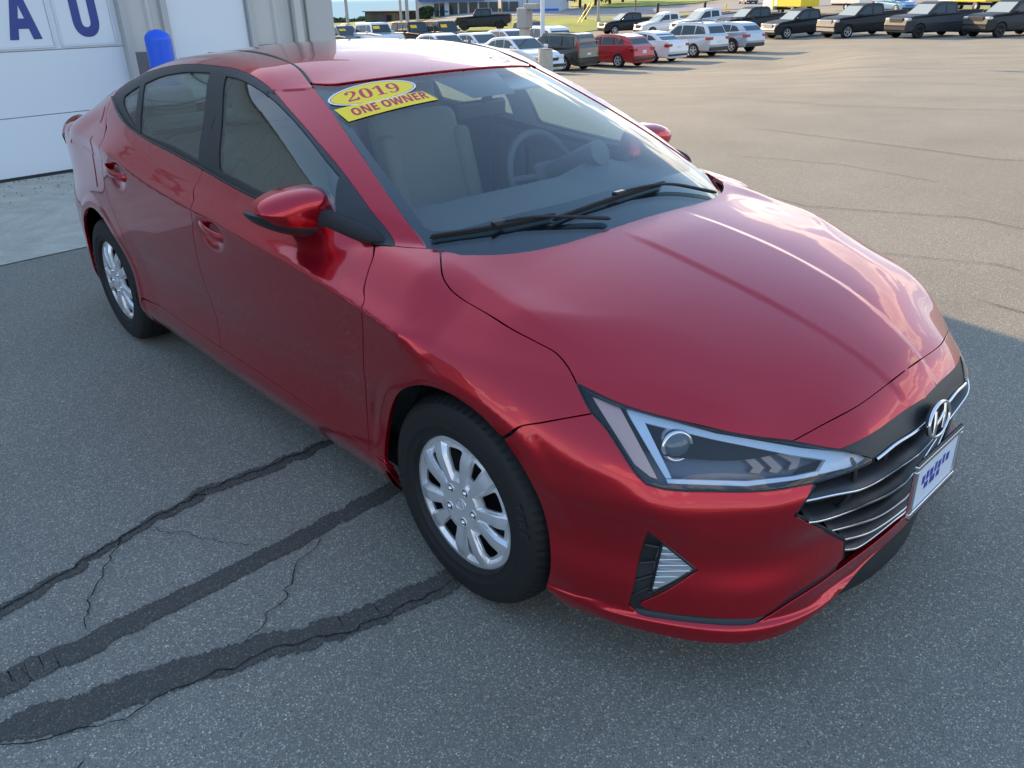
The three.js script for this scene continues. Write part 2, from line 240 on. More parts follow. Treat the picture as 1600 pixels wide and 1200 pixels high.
// outlines of the body panels on the right side, metres in the car's axes
const K = {
  seam: [[1.077, 0.941, 0.666], [1.134, 0.927, 0.711], [1.184, 0.906, 0.745], [1.224, 0.887, 0.755], [1.264, 0.873, 0.755], [1.361, 0.856, 0.752], [1.454, 0.839, 0.751], [1.532, 0.824, 0.74], [1.584, 0.812, 0.732], [1.626, 0.796, 0.738], [1.655, 0.783, 0.748], [1.675, 0.771, 0.756]],
  hlTopA: [[1.675, 0.771, 0.756], [1.721, 0.758, 0.743], [1.771, 0.746, 0.727], [1.822, 0.736, 0.705], [1.88, 0.724, 0.67], [1.959, 0.7, 0.602], [2.018, 0.678, 0.534], [2.073, 0.659, 0.459]],
  hlTopB: [[2.073, 0.659, 0.459], [2.118, 0.64, 0.406], [2.144, 0.629, 0.37]],
  hlTopC: [[2.144, 0.629, 0.37], [2.171, 0.613, 0.33], [2.198, 0.586, 0.282]],
  hlBot: [[2.198, 0.586, 0.282], [2.178, 0.583, 0.366], [2.133, 0.574, 0.466], [2.075, 0.573, 0.564], [1.996, 0.586, 0.674], [1.932, 0.597, 0.748], [1.901, 0.605, 0.77]],
  hlOutB: [[1.901, 0.605, 0.77], [1.874, 0.625, 0.778], [1.832, 0.663, 0.779], [1.785, 0.7, 0.776], [1.742, 0.724, 0.776]],
  hlOutA: [[1.742, 0.724, 0.776], [1.708, 0.747, 0.767], [1.675, 0.771, 0.756]],
  fbGap: [[1.742, 0.724, 0.776], [1.692, 0.707, 0.818], [1.649, 0.69, 0.846], [1.601, 0.669, 0.869]],
  hoodFront: [[2.073, 0.659, 0.459], [2.095, 0.674, 0.372], [2.119, 0.687, 0.252], [2.127, 0.698, 0.102], [2.129, 0.702, 0.046]],
  pillarBase: [[0.961, 0.946, 0.741], [1.002, 0.945, 0.718], [1.041, 0.944, 0.687], [1.077, 0.941, 0.666]],
  doorGapF: [[0.913, 0.945, 0.773], [0.945, 0.924, 0.805], [0.961, 0.893, 0.836], [0.981, 0.859, 0.866], [1.026, 0.827, 0.906], [0.994, 0.698, 0.898], [0.964, 0.583, 0.885], [0.928, 0.456, 0.869], [0.929, 0.317, 0.877]],
  sillLine: [[1.048, 0.304, 0.883], [0.929, 0.317, 0.877], [0.673, 0.324, 0.874], [0.377, 0.335, 0.876], [0.082, 0.339, 0.877], [-0.263, 0.338, 0.876], [-0.524, 0.344, 0.874], [-0.724, 0.346, 0.873]],
  doorRear: [[-1.122, 1.197, 0.749], [-1.157, 1.122, 0.783], [-1.039, 1.033, 0.859], [-1.029, 0.961, 0.882], [-1.071, 0.866, 0.883], [-1.051, 0.778, 0.888], [-0.971, 0.665, 0.892], [-0.961, 0.571, 0.884], [-0.926, 0.473, 0.873], [-0.858, 0.403, 0.873], [-0.804, 0.362, 0.874], [-0.724, 0.346, 0.873]],
  bGap: [[-0.117, 1.02, 0.814], [-0.13, 0.966, 0.848], [-0.064, 0.92, 0.895], [-0.07, 0.851, 0.904], [-0.09, 0.804, 0.903]],
  dloBot: [[0.961, 0.946, 0.741], [0.893, 0.949, 0.773], [0.651, 0.977, 0.813], [0.281, 0.991, 0.817], [0.107, 1.005, 0.815], [-0.098, 1.027, 0.811], [-0.373, 1.053, 0.807], [-0.627, 1.075, 0.804], [-0.859, 1.107, 0.796], [-1.005, 1.15, 0.778], [-1.122, 1.197, 0.749]],
  dloTop: [[-1.122, 1.197, 0.749], [-1.101, 1.238, 0.708], [-0.991, 1.287, 0.654], [-0.789, 1.326, 0.635], [-0.535, 1.351, 0.628], [-0.254, 1.357, 0.628], [-0.072, 1.35, 0.627], [0.108, 1.319, 0.637], [0.306, 1.25, 0.66], [0.454, 1.194, 0.679], [0.651, 1.111, 0.701], [0.836, 1.02, 0.726], [0.961, 0.946, 0.741]],
  wsSide: [[1.041, 0.944, 0.687], [0.795, 1.068, 0.647], [0.636, 1.142, 0.612], [0.409, 1.241, 0.561], [0.218, 1.316, 0.519]],
  glassF: [[-0.143, 1.331, 0.655], [-0.022, 1.325, 0.656], [0.145, 1.294, 0.66], [0.311, 1.244, 0.673], [0.459, 1.189, 0.692], [0.569, 1.142, 0.709], [0.668, 1.098, 0.718], [0.71, 1.061, 0.754], [0.767, 0.971, 0.801], [0.323, 1.009, 0.81], [0.021, 1.036, 0.807], [0.003, 1.05, 0.803], [-0.043, 1.191, 0.745], [-0.143, 1.331, 0.655]],
  glassR: [[-0.829, 1.269, 0.702], [-0.724, 1.298, 0.677], [-0.499, 1.327, 0.658], [-0.274, 1.336, 0.653], [-0.189, 1.2, 0.742], [-0.157, 1.048, 0.806], [-0.403, 1.075, 0.801], [-0.725, 1.09, 0.801], [-0.751, 1.18, 0.766], [-0.829, 1.269, 0.702]],
  glassQ: [[-0.97, 1.213, 0.749], [-0.87, 1.26, 0.71], [-0.805, 1.188, 0.763], [-0.787, 1.109, 0.795], [-0.899, 1.154, 0.779], [-0.959, 1.189, 0.763], [-0.97, 1.213, 0.749]],
  grilleSide: [[2.139, 0.571, 0.458], [2.13, 0.51, 0.513], [2.178, 0.357, 0.311], [2.187, 0.307, 0.322]],
  stripTop: [[2.187, 0.307, 0.322], [2.182, 0.298, 0.372], [2.157, 0.288, 0.504], [2.127, 0.25, 0.58], [2.117, 0.247, 0.597], [2.03, 0.253, 0.687], [1.972, 0.25, 0.727], [1.916, 0.25, 0.76], [1.903, 0.263, 0.768]],
  fog: [[1.903, 0.263, 0.768], [2.001, 0.375, 0.686], [1.912, 0.476, 0.764], [1.882, 0.25, 0.779]],
  stripBot: [[1.882, 0.25, 0.779], [1.905, 0.235, 0.768], [1.961, 0.235, 0.737], [2.032, 0.237, 0.688], [2.109, 0.236, 0.613], [2.122, 0.238, 0.591], [2.159, 0.271, 0.503], [2.184, 0.28, 0.369], [2.194, 0.277, 0.244], [2.203, 0.277, 0.141], [2.209, 0.283, 0.032]],
  fogLamp: [[1.935, 0.446, 0.74], [1.998, 0.376, 0.688], [1.925, 0.3, 0.757]],
  frameTop: [[2.144, 0.629, 0.37], [2.16, 0.633, 0.315], [2.173, 0.637, 0.234], [2.18, 0.642, 0.11], [2.185, 0.643, 0.048]],
  bar0: [[2.198, 0.586, 0.282], [2.204, 0.593, 0.192], [2.212, 0.592, 0.091]],
  bar1: [[2.14, 0.537, 0.486], [2.187, 0.535, 0.388], [2.204, 0.505, 0.245], [2.211, 0.494, 0.111], [2.212, 0.482, -0.022]],
  bar2: [[2.151, 0.474, 0.469], [2.178, 0.427, 0.271], [2.189, 0.392, 0.11], [2.195, 0.379, -0.028]],
  bar3: [[2.163, 0.4, 0.364], [2.194, 0.349, 0.154], [2.205, 0.338, 0.008]],
  bar4: [[2.179, 0.352, 0.307], [2.197, 0.321, 0.186], [2.209, 0.307, 0.024]],
  bar5: [[2.185, 0.325, 0.309], [2.194, 0.301, 0.244], [2.208, 0.295, 0.056]],
  drlA: [[1.789, 0.727, 0.711], [1.956, 0.684, 0.594], [2.081, 0.633, 0.436], [2.176, 0.586, 0.275], [2.169, 0.577, 0.329], [2.129, 0.58, 0.427], [2.128, 0.604, 0.393], [2.069, 0.628, 0.471], [1.961, 0.674, 0.6], [1.833, 0.709, 0.702]],
  drlB: [[1.79, 0.726, 0.712], [1.833, 0.709, 0.702], [1.928, 0.609, 0.716], [1.92, 0.609, 0.724]],
  drlC: [[1.922, 0.606, 0.724], [2.037, 0.586, 0.577], [2.097, 0.582, 0.479], [2.127, 0.585, 0.425], [2.129, 0.578, 0.427], [2.099, 0.576, 0.482], [2.04, 0.578, 0.58], [1.926, 0.599, 0.724]],
  amber: [[1.711, 0.741, 0.739], [1.774, 0.728, 0.717], [1.905, 0.606, 0.737], [1.893, 0.61, 0.745], [1.856, 0.632, 0.757]],
  turnA: [[1.983, 0.654, 0.57], [1.997, 0.65, 0.552], [2.045, 0.603, 0.524], [2.043, 0.593, 0.539], [2.03, 0.599, 0.557], [2.031, 0.606, 0.545]],
  turnB: [[2.009, 0.646, 0.534], [2.026, 0.64, 0.511], [2.07, 0.597, 0.486], [2.067, 0.589, 0.502], [2.055, 0.594, 0.517], [2.056, 0.6, 0.507]],
  turnC: [[2.041, 0.633, 0.491], [2.085, 0.614, 0.432], [2.091, 0.593, 0.455], [2.08, 0.591, 0.475], [2.079, 0.605, 0.46]],
  projector: [[1.905, 0.662, 0.67]],
};
// ---------------------------------------------------------------- panel mesher: trims the body surface to an outline, with rolled edges
const V = (x, y, z) => new THREE.Vector3(x, y, z);
const mirrorPts = pts => pts.map(([x, y, z]) => [x, y, -z]);
const rev = pts => pts.slice().reverse();
function dens(pts, step = 0.015) {                       // smooth curve through points
  if (pts.length < 3) return [pts[0], pts[pts.length - 1]].flatMap((p, i) => {
    if (i) return [p];
    const q = pts[1], n = Math.max(1, Math.ceil(Math.hypot(p[0] - q[0], p[1] - q[1], p[2] - q[2]) / step)), o = [];
    for (let k = 0; k < n; k++) o.push([0, 1, 2].map(j => p[j] + (q[j] - p[j]) * k / n));
    return o;
  });
  const c = new THREE.CatmullRomCurve3(pts.map(p => V(...p)), false, 'centripetal'), n = Math.max(2, Math.ceil(c.getLength() / step));
  return c.getSpacedPoints(n).map(p => [p.x, p.y, p.z]);
}
function line(a, b, step = 0.015) { return dens([a, b], step); }
function loop(...curves) {
  const o = [];
  for (const c of curves) for (const p of c) { const l = o[o.length - 1]; if (!l || Math.hypot(l[0] - p[0], l[1] - p[1], l[2] - p[2]) > 0.0015) o.push(p); }
  const a = o[0], b = o[o.length - 1];
  if (Math.hypot(a[0] - b[0], a[1] - b[1], a[2] - b[2]) < 0.0015) o.pop();
  return o;
}
const dot3 = (a, b) => a[0] * b[0] + a[1] * b[1] + a[2] * b[2];
const cross3 = (a, b) => [a[1] * b[2] - a[2] * b[1], a[2] * b[0] - a[0] * b[2], a[0] * b[1] - a[1] * b[0]];
const unit = a => { const l = Math.hypot(...a) || 1; return a.map(v => v / l); };
function clipCell(poly, x0, y0, x1, y1) {
  const cut = (pts, ax, lim, sgn) => {
    const o = [];
    for (let i = 0; i < pts.length; i++) {
      const a = pts[i], b = pts[(i + 1) % pts.length], da = sgn * (a[ax] - lim), db = sgn * (b[ax] - lim);
      if (da >= 0) o.push(a);
      if ((da >= 0) !== (db >= 0)) { const t = da / (da - db), q = [a[0] + (b[0] - a[0]) * t, a[1] + (b[1] - a[1]) * t]; q[ax] = lim; o.push(q); }
    }
    return o;
  };
  let p = cut(poly, 0, x0, 1);
  if (p.length) p = cut(p, 0, x1, -1);
  if (p.length) p = cut(p, 1, y0, 1);
  if (p.length) p = cut(p, 1, y1, -1);
  return p;
}
// fills a 2-D polygon with grid cells: {pts, tri}
function fillPolygon(poly, step) {
  let x0 = 1e9, y0 = 1e9, x1 = -1e9, y1 = -1e9;
  for (const [x, y] of poly) { x0 = Math.min(x0, x); x1 = Math.max(x1, x); y0 = Math.min(y0, y); y1 = Math.max(y1, y); }
  x0 -= step * 0.37; y0 -= step * 0.41;
  const nx = Math.ceil((x1 - x0) / step) + 1, ny = Math.ceil((y1 - y0) / step) + 1, edge = new Uint8Array(nx * ny);
  for (let i = 0; i < poly.length; i++) {
    const a = poly[i], b = poly[(i + 1) % poly.length], n = Math.ceil(Math.hypot(b[0] - a[0], b[1] - a[1]) / (step * 0.1)) + 1;
    for (let k = 0; k <= n; k++) {
      const u = (a[0] + (b[0] - a[0]) * k / n - x0) / step, v = (a[1] + (b[1] - a[1]) * k / n - y0) / step;
      for (const [du, dv] of [[0, 0], [1e-3, 1e-3], [-1e-3, -1e-3], [1e-3, -1e-3], [-1e-3, 1e-3]]) edge[clamp(Math.floor(v + dv), 0, ny - 1) * nx + clamp(Math.floor(u + du), 0, nx - 1)] = 1;
    }
  }
  const inside = (x, y) => { let c = false; for (let i = 0, j = poly.length - 1; i < poly.length; j = i++) { const a = poly[i], b = poly[j]; if ((a[1] > y) !== (b[1] > y) && x < (b[0] - a[0]) * (y - a[1]) / (b[1] - a[1]) + a[0]) c = !c; } return c; };
  const pts = [], tri = [], seen = new Map();
  const put = (x, y) => { const k = Math.round(x * 2e5) + ',' + Math.round(y * 2e5); let i = seen.get(k); if (i === undefined) { i = pts.length; pts.push([x, y]); seen.set(k, i); } return i; };
  for (let j = 0; j < ny; j++) for (let i = 0; i < nx; i++) {
    const ax = x0 + i * step, ay = y0 + j * step, bx = x0 + (i + 1) * step, by = y0 + (j + 1) * step;
    if (edge[j * nx + i]) {
      let p = clipCell(poly, ax, ay, bx, by);
      p = p.filter((q, n) => { const r = p[(n + 1) % p.length]; return Math.hypot(q[0] - r[0], q[1] - r[1]) > 1e-6; });
      if (p.length < 3) continue;
      const v = p.map(q => new THREE.Vector2(q[0], q[1]));
      if (THREE.ShapeUtils.isClockWise(v)) { v.reverse(); p.reverse(); }
      const id = p.map(q => put(q[0], q[1]));
      for (const f of THREE.ShapeUtils.triangulateShape(v, [])) if (new Set(f.map(k => id[k])).size === 3) tri.push(id[f[0]], id[f[1]], id[f[2]]);
    } else if (inside((ax + bx) / 2, (ay + by) / 2)) {
      const a = put(ax, ay), b = put(bx, ay), c = put(bx, by), d = put(ax, by);
      tri.push(a, b, c, a, c, d);
    }
  }
  return { pts, tri };
}
function insetPolygon(poly, gap, keep) {
  let area = 0;
  for (let i = 0; i < poly.length; i++) { const a = poly[i], b = poly[(i + 1) % poly.length]; area += a[0] * b[1] - a[1] * b[0]; }
  const s = Math.sign(area), n = poly.length, out = [], nor = [];
  for (let i = 0; i < n; i++) {
    const a = poly[(i + n - 1) % n], p = poly[i], b = poly[(i + 1) % n];
    const n1 = unit([-(p[1] - a[1]), p[0] - a[0]]), n2 = unit([-(b[1] - p[1]), b[0] - p[0]]), m = unit([n1[0] + n2[0] + 1e-9, n1[1] + n2[1]]), k = Math.max(0.5, m[0] * n1[0] + m[1] * n1[1]);
    nor.push([-s * m[0], -s * m[1]]);
    out.push(keep(i) ? p : [p[0] + s * m[0] * gap / k, p[1] + s * m[1] * gap / k]);
  }
  return { out, nor, s };
}
// a panel of the body: outline in 3-D, looked at along dir
function panel(outline, dir, { step = 0.02, off = 0, rim = 0.014, gap = 0.0022, field = bodyField, normal = bodyNormal } = {}) {
  outline = outline.map(p => { if (Math.abs(p[2]) > 1e-4) return p; const d0 = unit([dir[0], dir[1], 0]), q = castBody(p, d0.map(c => -c), -0.3, 0.4, off ? (x, y, z) => field(x, y, z) + off : field); return q ? [q[0], q[1], 0] : p; });
  const d = unit(dir), e1 = unit(cross3(Math.abs(d[1]) > 0.9 ? [1, 0, 0] : [0, 1, 0], d)), e2 = cross3(d, e1);
  const fld = off ? (x, y, z) => field(x, y, z) + off : field;
  let mid = 0; for (const p of outline) mid += dot3(p, d) / outline.length;
  const flat = outline.map(p => [dot3(p, e1), dot3(p, e2)]), keep = i => Math.abs(outline[i][2]) < 1e-4;
  const { out, nor } = insetPolygon(flat, gap, keep);
  const at = (u, v, fallback) => {
    const o = [0, 1, 2].map(j => e1[j] * u + e2[j] * v + d[j] * mid), q = castBody(o, d.map(c => -c), -0.45, 0.5, fld);
    return q || fallback || o;
  };
  const { pts, tri } = fillPolygon(out, step), pos = [], nrm = [], uv = [], idx = [];
  const add = (p, n, t) => { pos.push(...p); nrm.push(...n); uv.push(...t); return pos.length / 3 - 1; };
  const lim = (p, u, v) => {                               // a cast that slid past an edge falls back on the nearest outline depth
    let b = null, bd = 1e9; for (let i = 0; i < flat.length; i += 1) { const q = (flat[i][0] - u) ** 2 + (flat[i][1] - v) ** 2; if (q < bd) { bd = q; b = i; } }
    return b;
  };
  for (const [u, v] of pts) { let p = at(u, v); add(p, normal(...p), [u, v]); }
  const up = (a, b, c) => { const A = pos.slice(a * 3, a * 3 + 3), B = pos.slice(b * 3, b * 3 + 3), C = pos.slice(c * 3, c * 3 + 3); return dot3(cross3(B.map((q, k) => q - A[k]), C.map((q, k) => q - A[k])), d) > 0; };
  for (let k = 0; k < tri.length; k += 3) up(tri[k], tri[k + 1], tri[k + 2]) ? idx.push(tri[k], tri[k + 1], tri[k + 2]) : idx.push(tri[k], tri[k + 2], tri[k + 1]);
  if (rim) {
    const ring = out.map((q, i) => {
      const p = at(q[0], q[1], outline[i]), n = normal(...p), o3 = unit([0, 1, 2].map(j => e1[j] * nor[i][0] + e2[j] * nor[i][1])), o = unit(o3.map((c, j) => c - n[j] * dot3(o3, n)));
      const mv = (a, b) => p.map((c, j) => c + o[j] * a - n[j] * b), h = unit(n.map((c, j) => c + o[j]));
      return [add(p, n, q), add(mv(0.0010, 0.0006), h, q), add(mv(0.0014, 0.0022), o, q), add(mv(0.0014, 0.0022), o, q), add(mv(0.0014, rim), o, q)];
    });
    for (let i = 0; i < ring.length; i++) {
      const j = (i + 1) % ring.length;
      if (keep(i) && keep(j)) continue;
      for (const k of [0, 1, 3]) {
        const a = ring[i][k], b = ring[j][k], c = ring[j][k + 1], e = ring[i][k + 1];
        const A = pos.slice(a * 3, a * 3 + 3), B = pos.slice(b * 3, b * 3 + 3), E = pos.slice(e * 3, e * 3 + 3), g = cross3(B.map((q, t) => q - A[t]), E.map((q, t) => q - A[t]));
        dot3(g, nrm.slice(e * 3, e * 3 + 3)) > 0 ? idx.push(a, b, c, a, c, e) : idx.push(a, c, b, a, e, c);
      }
    }
  }
  const g = new THREE.BufferGeometry();
  g.setAttribute('position', new THREE.Float32BufferAttribute(pos, 3));
  g.setAttribute('normal', new THREE.Float32BufferAttribute(nrm, 3));
  g.setAttribute('uv', new THREE.Float32BufferAttribute(uv, 2));
  g.setIndex(idx);
  return g;
}
function mirrored(g) {                                     // the same shape on the car's other side
  const m = g.clone(), p = m.attributes.position, n = m.attributes.normal;
  for (let i = 0; i < p.count; i++) { p.setZ(i, -p.getZ(i)); n.setZ(i, -n.getZ(i)); }
  if (m.index) { const a = m.index.array; for (let i = 0; i < a.length; i += 3) { const t = a[i + 1]; a[i + 1] = a[i + 2]; a[i + 2] = t; } }
  return m;
}
const both = g => mergeGeometries([g, mirrored(g)]);
// a tube that follows points; r may be [across, up]
function tube(pts, r, seg = 8, smooth = true, closed = false) {
  const c = smooth ? new THREE.CatmullRomCurve3(pts.map(p => V(...p)), closed, 'centripetal') : (() => { const q = new THREE.CurvePath(); for (let i = 0; i + 1 < pts.length; i++) q.add(new THREE.LineCurve3(V(...pts[i]), V(...pts[i + 1]))); return q; })();
  return new THREE.TubeGeometry(c, Math.max(4, Math.min(120, Math.round(c.getLength() / 0.012))), r, seg, closed);
}
// a closed rod of changing thickness; r(t) is a radius or [across, up]
function rod(pts, r, seg = 12, step = 0.008, up0 = [0, 1, 0]) {
  const P = dens(pts, step), n = P.length, pos = [], ix = [];
  const ring = (c, A, B, ra, rb) => { for (let k = 0; k < seg; k++) { const a = k / seg * Math.PI * 2; pos.push(...c.map((v, j) => v + A[j] * ra * Math.cos(a) + B[j] * rb * Math.sin(a))); } };
  P.forEach((p, i) => { const T = unit(P[Math.min(i + 1, n - 1)].map((v, j) => v - P[Math.max(i - 1, 0)][j])), A = unit(cross3(T, up0)), B = cross3(A, T), t = i / (n - 1), q = r(t), e = Math.sqrt(clamp(Math.min(t, 1 - t) / (q.cap ?? 0.04), 0.0004, 1)); ring(p, A, B, (q[0] ?? q) * e, (q[1] ?? q) * e); if (i) for (let k = 0; k < seg; k++) { const a = i * seg + k, b = i * seg + (k + 1) % seg; ix.push(a - seg, b - seg, a, a, b - seg, b); } });
  const g = new THREE.BufferGeometry(); g.setAttribute('position', new THREE.Float32BufferAttribute(pos, 3)); g.setAttribute('uv', new THREE.Float32BufferAttribute(new Float32Array(pos.length / 3 * 2), 2)); g.setIndex(ix); g.computeVertexNormals(); return g;
}
// points pulled inwards from the body surface
const sunk = (pts, by) => pts.map(p => { const n = bodyNormal(...p); return p.map((c, j) => c - n[j] * by); });
function box(w, h, d, x = 0, y = 0, z = 0, r = 0) {
  const g = r ? new RoundedBoxGeometry(w, h, d, 2, r) : new THREE.BoxGeometry(w, h, d);
  return g.translate(x, y, z);
}
const strip = g => { const q = g.index ? g.toNonIndexed() : g.clone(); for (const k of Object.keys(q.attributes)) if (!['position', 'normal', 'uv'].includes(k)) q.deleteAttribute(k); return q; };
const join = list => mergeGeometries(list.map(strip));
function at3(g, x, y, z, rx = 0, ry = 0, rz = 0) { return g.applyMatrix4(new THREE.Matrix4().compose(V(x, y, z), new THREE.Quaternion().setFromEuler(new THREE.Euler(rx, ry, rz)), V(1, 1, 1))); }
// ---------------------------------------------------------------- ground
const tileTexture = (size, draw, srgb = true) => { const cv = document.createElement('canvas'); cv.width = cv.height = size; draw(cv.getContext('2d'), size); const t = new THREE.CanvasTexture(cv); if (srgb) t.colorSpace = THREE.SRGBColorSpace; t.wrapS = t.wrapT = THREE.RepeatWrapping; t.anisotropy = 8; return t; };
function aggregate(seed, size, n, base, tones, rMin, rMax) {            // stones set in bitumen, wrapping at the edges
  return c => {
    const r = random(seed); c.fillStyle = `rgb(${base})`; c.fillRect(0, 0, size, size);
    for (let i = 0; i < n; i++) {
      const x = r() * size, y = r() * size, s = rMin + (rMax - rMin) * Math.pow(r(), 3), q = tones[Math.floor(Math.pow(r(), 1.3) * tones.length)], f = 0.8 + 0.4 * r(), a = r() * 3.2;
      c.fillStyle = `rgb(${q.map(v => Math.min(255, Math.round(v * f))).join(',')})`;
      for (const dx of [-size, 0, size]) for (const dy of [-size, 0, size]) if (x + dx > -8 && x + dx < size + 8 && y + dy > -8 && y + dy < size + 8) { c.beginPath(); c.ellipse(x + dx, y + dy, s, s * 0.75, a, 0, 7); c.fill(); }
    }
  };
}
const stones = [[112, 114, 116], [119, 121, 123], [84, 86, 88], [125, 126, 127], [101, 103, 105], [70, 72, 74], [132, 131, 129], [115, 116, 117], [139, 137, 134], [156, 152, 146]];
const asphaltMap = tileTexture(1024, aggregate(5, 1024, 60000, '92,94,97', stones, 1.1, 3.2));
const asphaltBump = tileTexture(1024, aggregate(5, 1024, 60000, '40,40,40', [[110, 110, 110], [130, 130, 130], [150, 150, 150], [95, 95, 95], [170, 170, 170]], 1.2, 3.6), false);
M.asphalt = std([1.80, 1.62, 1.27], 0.92, 0, { map: asphaltMap, bumpMap: asphaltBump, bumpScale: 0.0018, vertexColors: true });
M.tar = std([0.64, 0.57, 0.46], 0.85, 0, { map: asphaltMap, bumpMap: asphaltBump, bumpScale: 0.0015 });
M.crack = std([0.010, 0.010, 0.010], 1);
const TILE = 0.95;
function landTone(x, z) {                                           // worn and patched areas of the old surface
  const d = Math.hypot(x, z), far = sstep(4, 30, d);
  const n = fbm2(x * 0.35, z * 0.35, 4) * 0.16 + fbm2(x * 1.9 + 7, z * 1.9, 3) * 0.07 + fbm2(x * 0.06, z * 0.16 + 3, 3) * 0.2 * far;
  const a = x * 0.68 - z * 0.73, b = x * 0.73 + z * 0.68, streak = far * (0.16 * fbm2(a * 0.10, b * 0.7, 4) + 0.10 * fbm2(a * 0.5 + 3, b * 2.2, 3));
  const v = 0.98 + n + streak;
  return [v * (1 + 0.06 * far), v * (1 + 0.03 * far), v * (1 - 0.03 * far)];
}
{
  const rad = [0]; for (let r = 0.25; r < 880; r *= r < 12 ? 1.055 : r < 60 ? 1.018 : 1.05) rad.push(r);
  const N = 320, pos = [], uv = [], col = [], ix = [];
  rad.forEach((r, i) => { for (let k = 0; k <= N; k++) { const a = k / N * Math.PI * 2, x = EYE[0] + r * Math.cos(a), z = EYE[2] + r * Math.sin(a); pos.push(x, landHeight(x, z), z); uv.push(x / TILE, z / TILE); col.push(...landTone(x, z)); if (i && k) { const q = i * (N + 1) + k, p = q - N - 1; ix.push(p - 1, p, q, p - 1, q, q - 1); } } });
  const g = new THREE.BufferGeometry(); g.setAttribute('position', new THREE.Float32BufferAttribute(pos, 3)); g.setAttribute('uv', new THREE.Float32BufferAttribute(uv, 2)); g.setAttribute('color', new THREE.Float32BufferAttribute(col, 3)); g.setIndex(ix); g.computeVertexNormals();
  struct('asphalt_ground', g, M.asphalt);
}
// a sheet draped over the land inside a polygon of [x, z]
function drape(poly, lift, step, tile, tint) {
  const { pts, tri } = fillPolygon(poly, step), pos = [], uv = [], col = [], ix = [];
  for (const [x, z] of pts) { pos.push(x, landHeight(x, z) + lift, z); uv.push(x / tile, z / tile); if (tint) col.push(...tint(x, z)); }
  for (let i = 0; i < tri.length; i += 3) ix.push(tri[i], tri[i + 2], tri[i + 1]);
  const g = new THREE.BufferGeometry(); g.setAttribute('position', new THREE.Float32BufferAttribute(pos, 3)); g.setAttribute('uv', new THREE.Float32BufferAttribute(uv, 2)); if (tint) g.setAttribute('color', new THREE.Float32BufferAttribute(col, 3)); g.setIndex(ix); g.computeVertexNormals();
  const n = g.attributes.normal; let s = 0; for (let i = 0; i < n.count; i++) s += n.getY(i);
  if (s < 0) { const a = g.index.array; for (let i = 0; i < a.length; i += 3) { const t = a[i]; a[i] = a[i + 1]; a[i + 1] = t; } g.computeVertexNormals(); }
  return g;
}
// sealing strips and open cracks
const rnd = random(21);
function ribbon(path, width, rough, step = 0.012, seed = 1) {           // a band of uneven edge along [x, z] points
  const c = new THREE.CatmullRomCurve3(path.map(([x, z]) => V(x, 0, z)), false, 'centripetal'), n = Math.ceil(c.getLength() / step), P = c.getSpacedPoints(n), L = [], R = [];
  P.forEach((p, i) => { const q = P[Math.min(i + 1, n)], o = P[Math.max(i - 1, 0)], l = Math.hypot(q.x - o.x, q.z - o.z) || 1, nx = -(q.z - o.z) / l, nz = (q.x - o.x) / l, t = i / n, e = Math.min(1, Math.min(t, 1 - t) * 14 + 0.15), w = (typeof width === 'function' ? width(t) : width) / 2 * e;
    const a = rough * (fbm2(p.x * 60 + seed * 9, p.z * 60, 3) + 0.4 * fbm2(p.x * 7 + seed, p.z * 7, 2)), b = rough * (fbm2(p.x * 60 - seed * 5, p.z * 60 + 40, 3) + 0.4 * fbm2(p.x * 7 - seed, p.z * 7 + 8, 2));
    L.push([p.x + nx * (w + a), p.z + nz * (w + a)]); R.push([p.x - nx * Math.max(w + b, 0.001 - w - a), p.z - nz * Math.max(w + b, 0.001 - w - a)]); });
  return [L, R];
}
function band(name, path, width, rough, mat, lift, step, seed) {
  const [L, R] = ribbon(path, width, rough, step, seed), pos = [], uv = [], ix = [];
  L.forEach((p, i) => { for (const q of [p, R[i]]) { pos.push(q[0], landHeight(q[0], q[1]) + lift, q[1]); uv.push(q[0] / TILE, q[1] / TILE); } if (i) { const a = i * 2; ix.push(a - 2, a, a - 1, a, a + 1, a - 1); } });
  const g = new THREE.BufferGeometry(); g.setAttribute('position', new THREE.Float32BufferAttribute(pos, 3)); g.setAttribute('uv', new THREE.Float32BufferAttribute(uv, 2)); g.setIndex(ix); g.computeVertexNormals();
  const n = g.attributes.normal; if (n.getY(2) < 0) { const a = g.index.array; for (let i = 0; i < a.length; i += 3) { const t = a[i]; a[i] = a[i + 1]; a[i + 1] = t; } g.computeVertexNormals(); }
  return struct(name, g, mat);
}
const wob = (pts, amt, seg = 7) => { const o = []; for (let i = 0; i + 1 < pts.length; i++) for (let k = 0; k < seg; k++) { const t = k / seg, x = pts[i][0] + (pts[i + 1][0] - pts[i][0]) * t, z = pts[i][1] + (pts[i + 1][1] - pts[i][1]) * t; o.push([x + amt * fbm2(x * 11, z * 11, 3), z + amt * fbm2(x * 11 + 50, z * 11, 3)]); } o.push(pts[pts.length - 1]); return o; };
const tar1 = wob([[0.53, 2.3], [0.49, 1.88], [0.43, 1.71], [0.37, 1.5], [0.33, 1.34], [0.30, 1.17], [0.315, 0.95], [0.31, 0.78], [0.33, 0.4], [0.35, -0.9]], 0.03, 5);
const tar2 = wob([[0.77, 2.6], [0.775, 1.95], [0.785, 1.77], [0.785, 1.52], [0.785, 1.24], [0.77, 0.95], [0.755, 0.67], [0.75, 0.2], [0.74, -1.0]], 0.015, 5);
const tar3 = wob([[0.90, 2.05], [1.00, 1.85], [1.06, 1.6], [1.14, 1.38], [1.22, 1.2], [1.25, 1.03], [1.285, 0.84], [1.32, 0.5], [1.34, -0.4]], 0.02, 5);
band('tar_seal', tar1, t => 0.050 + 0.016 * Math.sin(t * 19), 0.014, M.tar, 0.004, 0.006, 1);
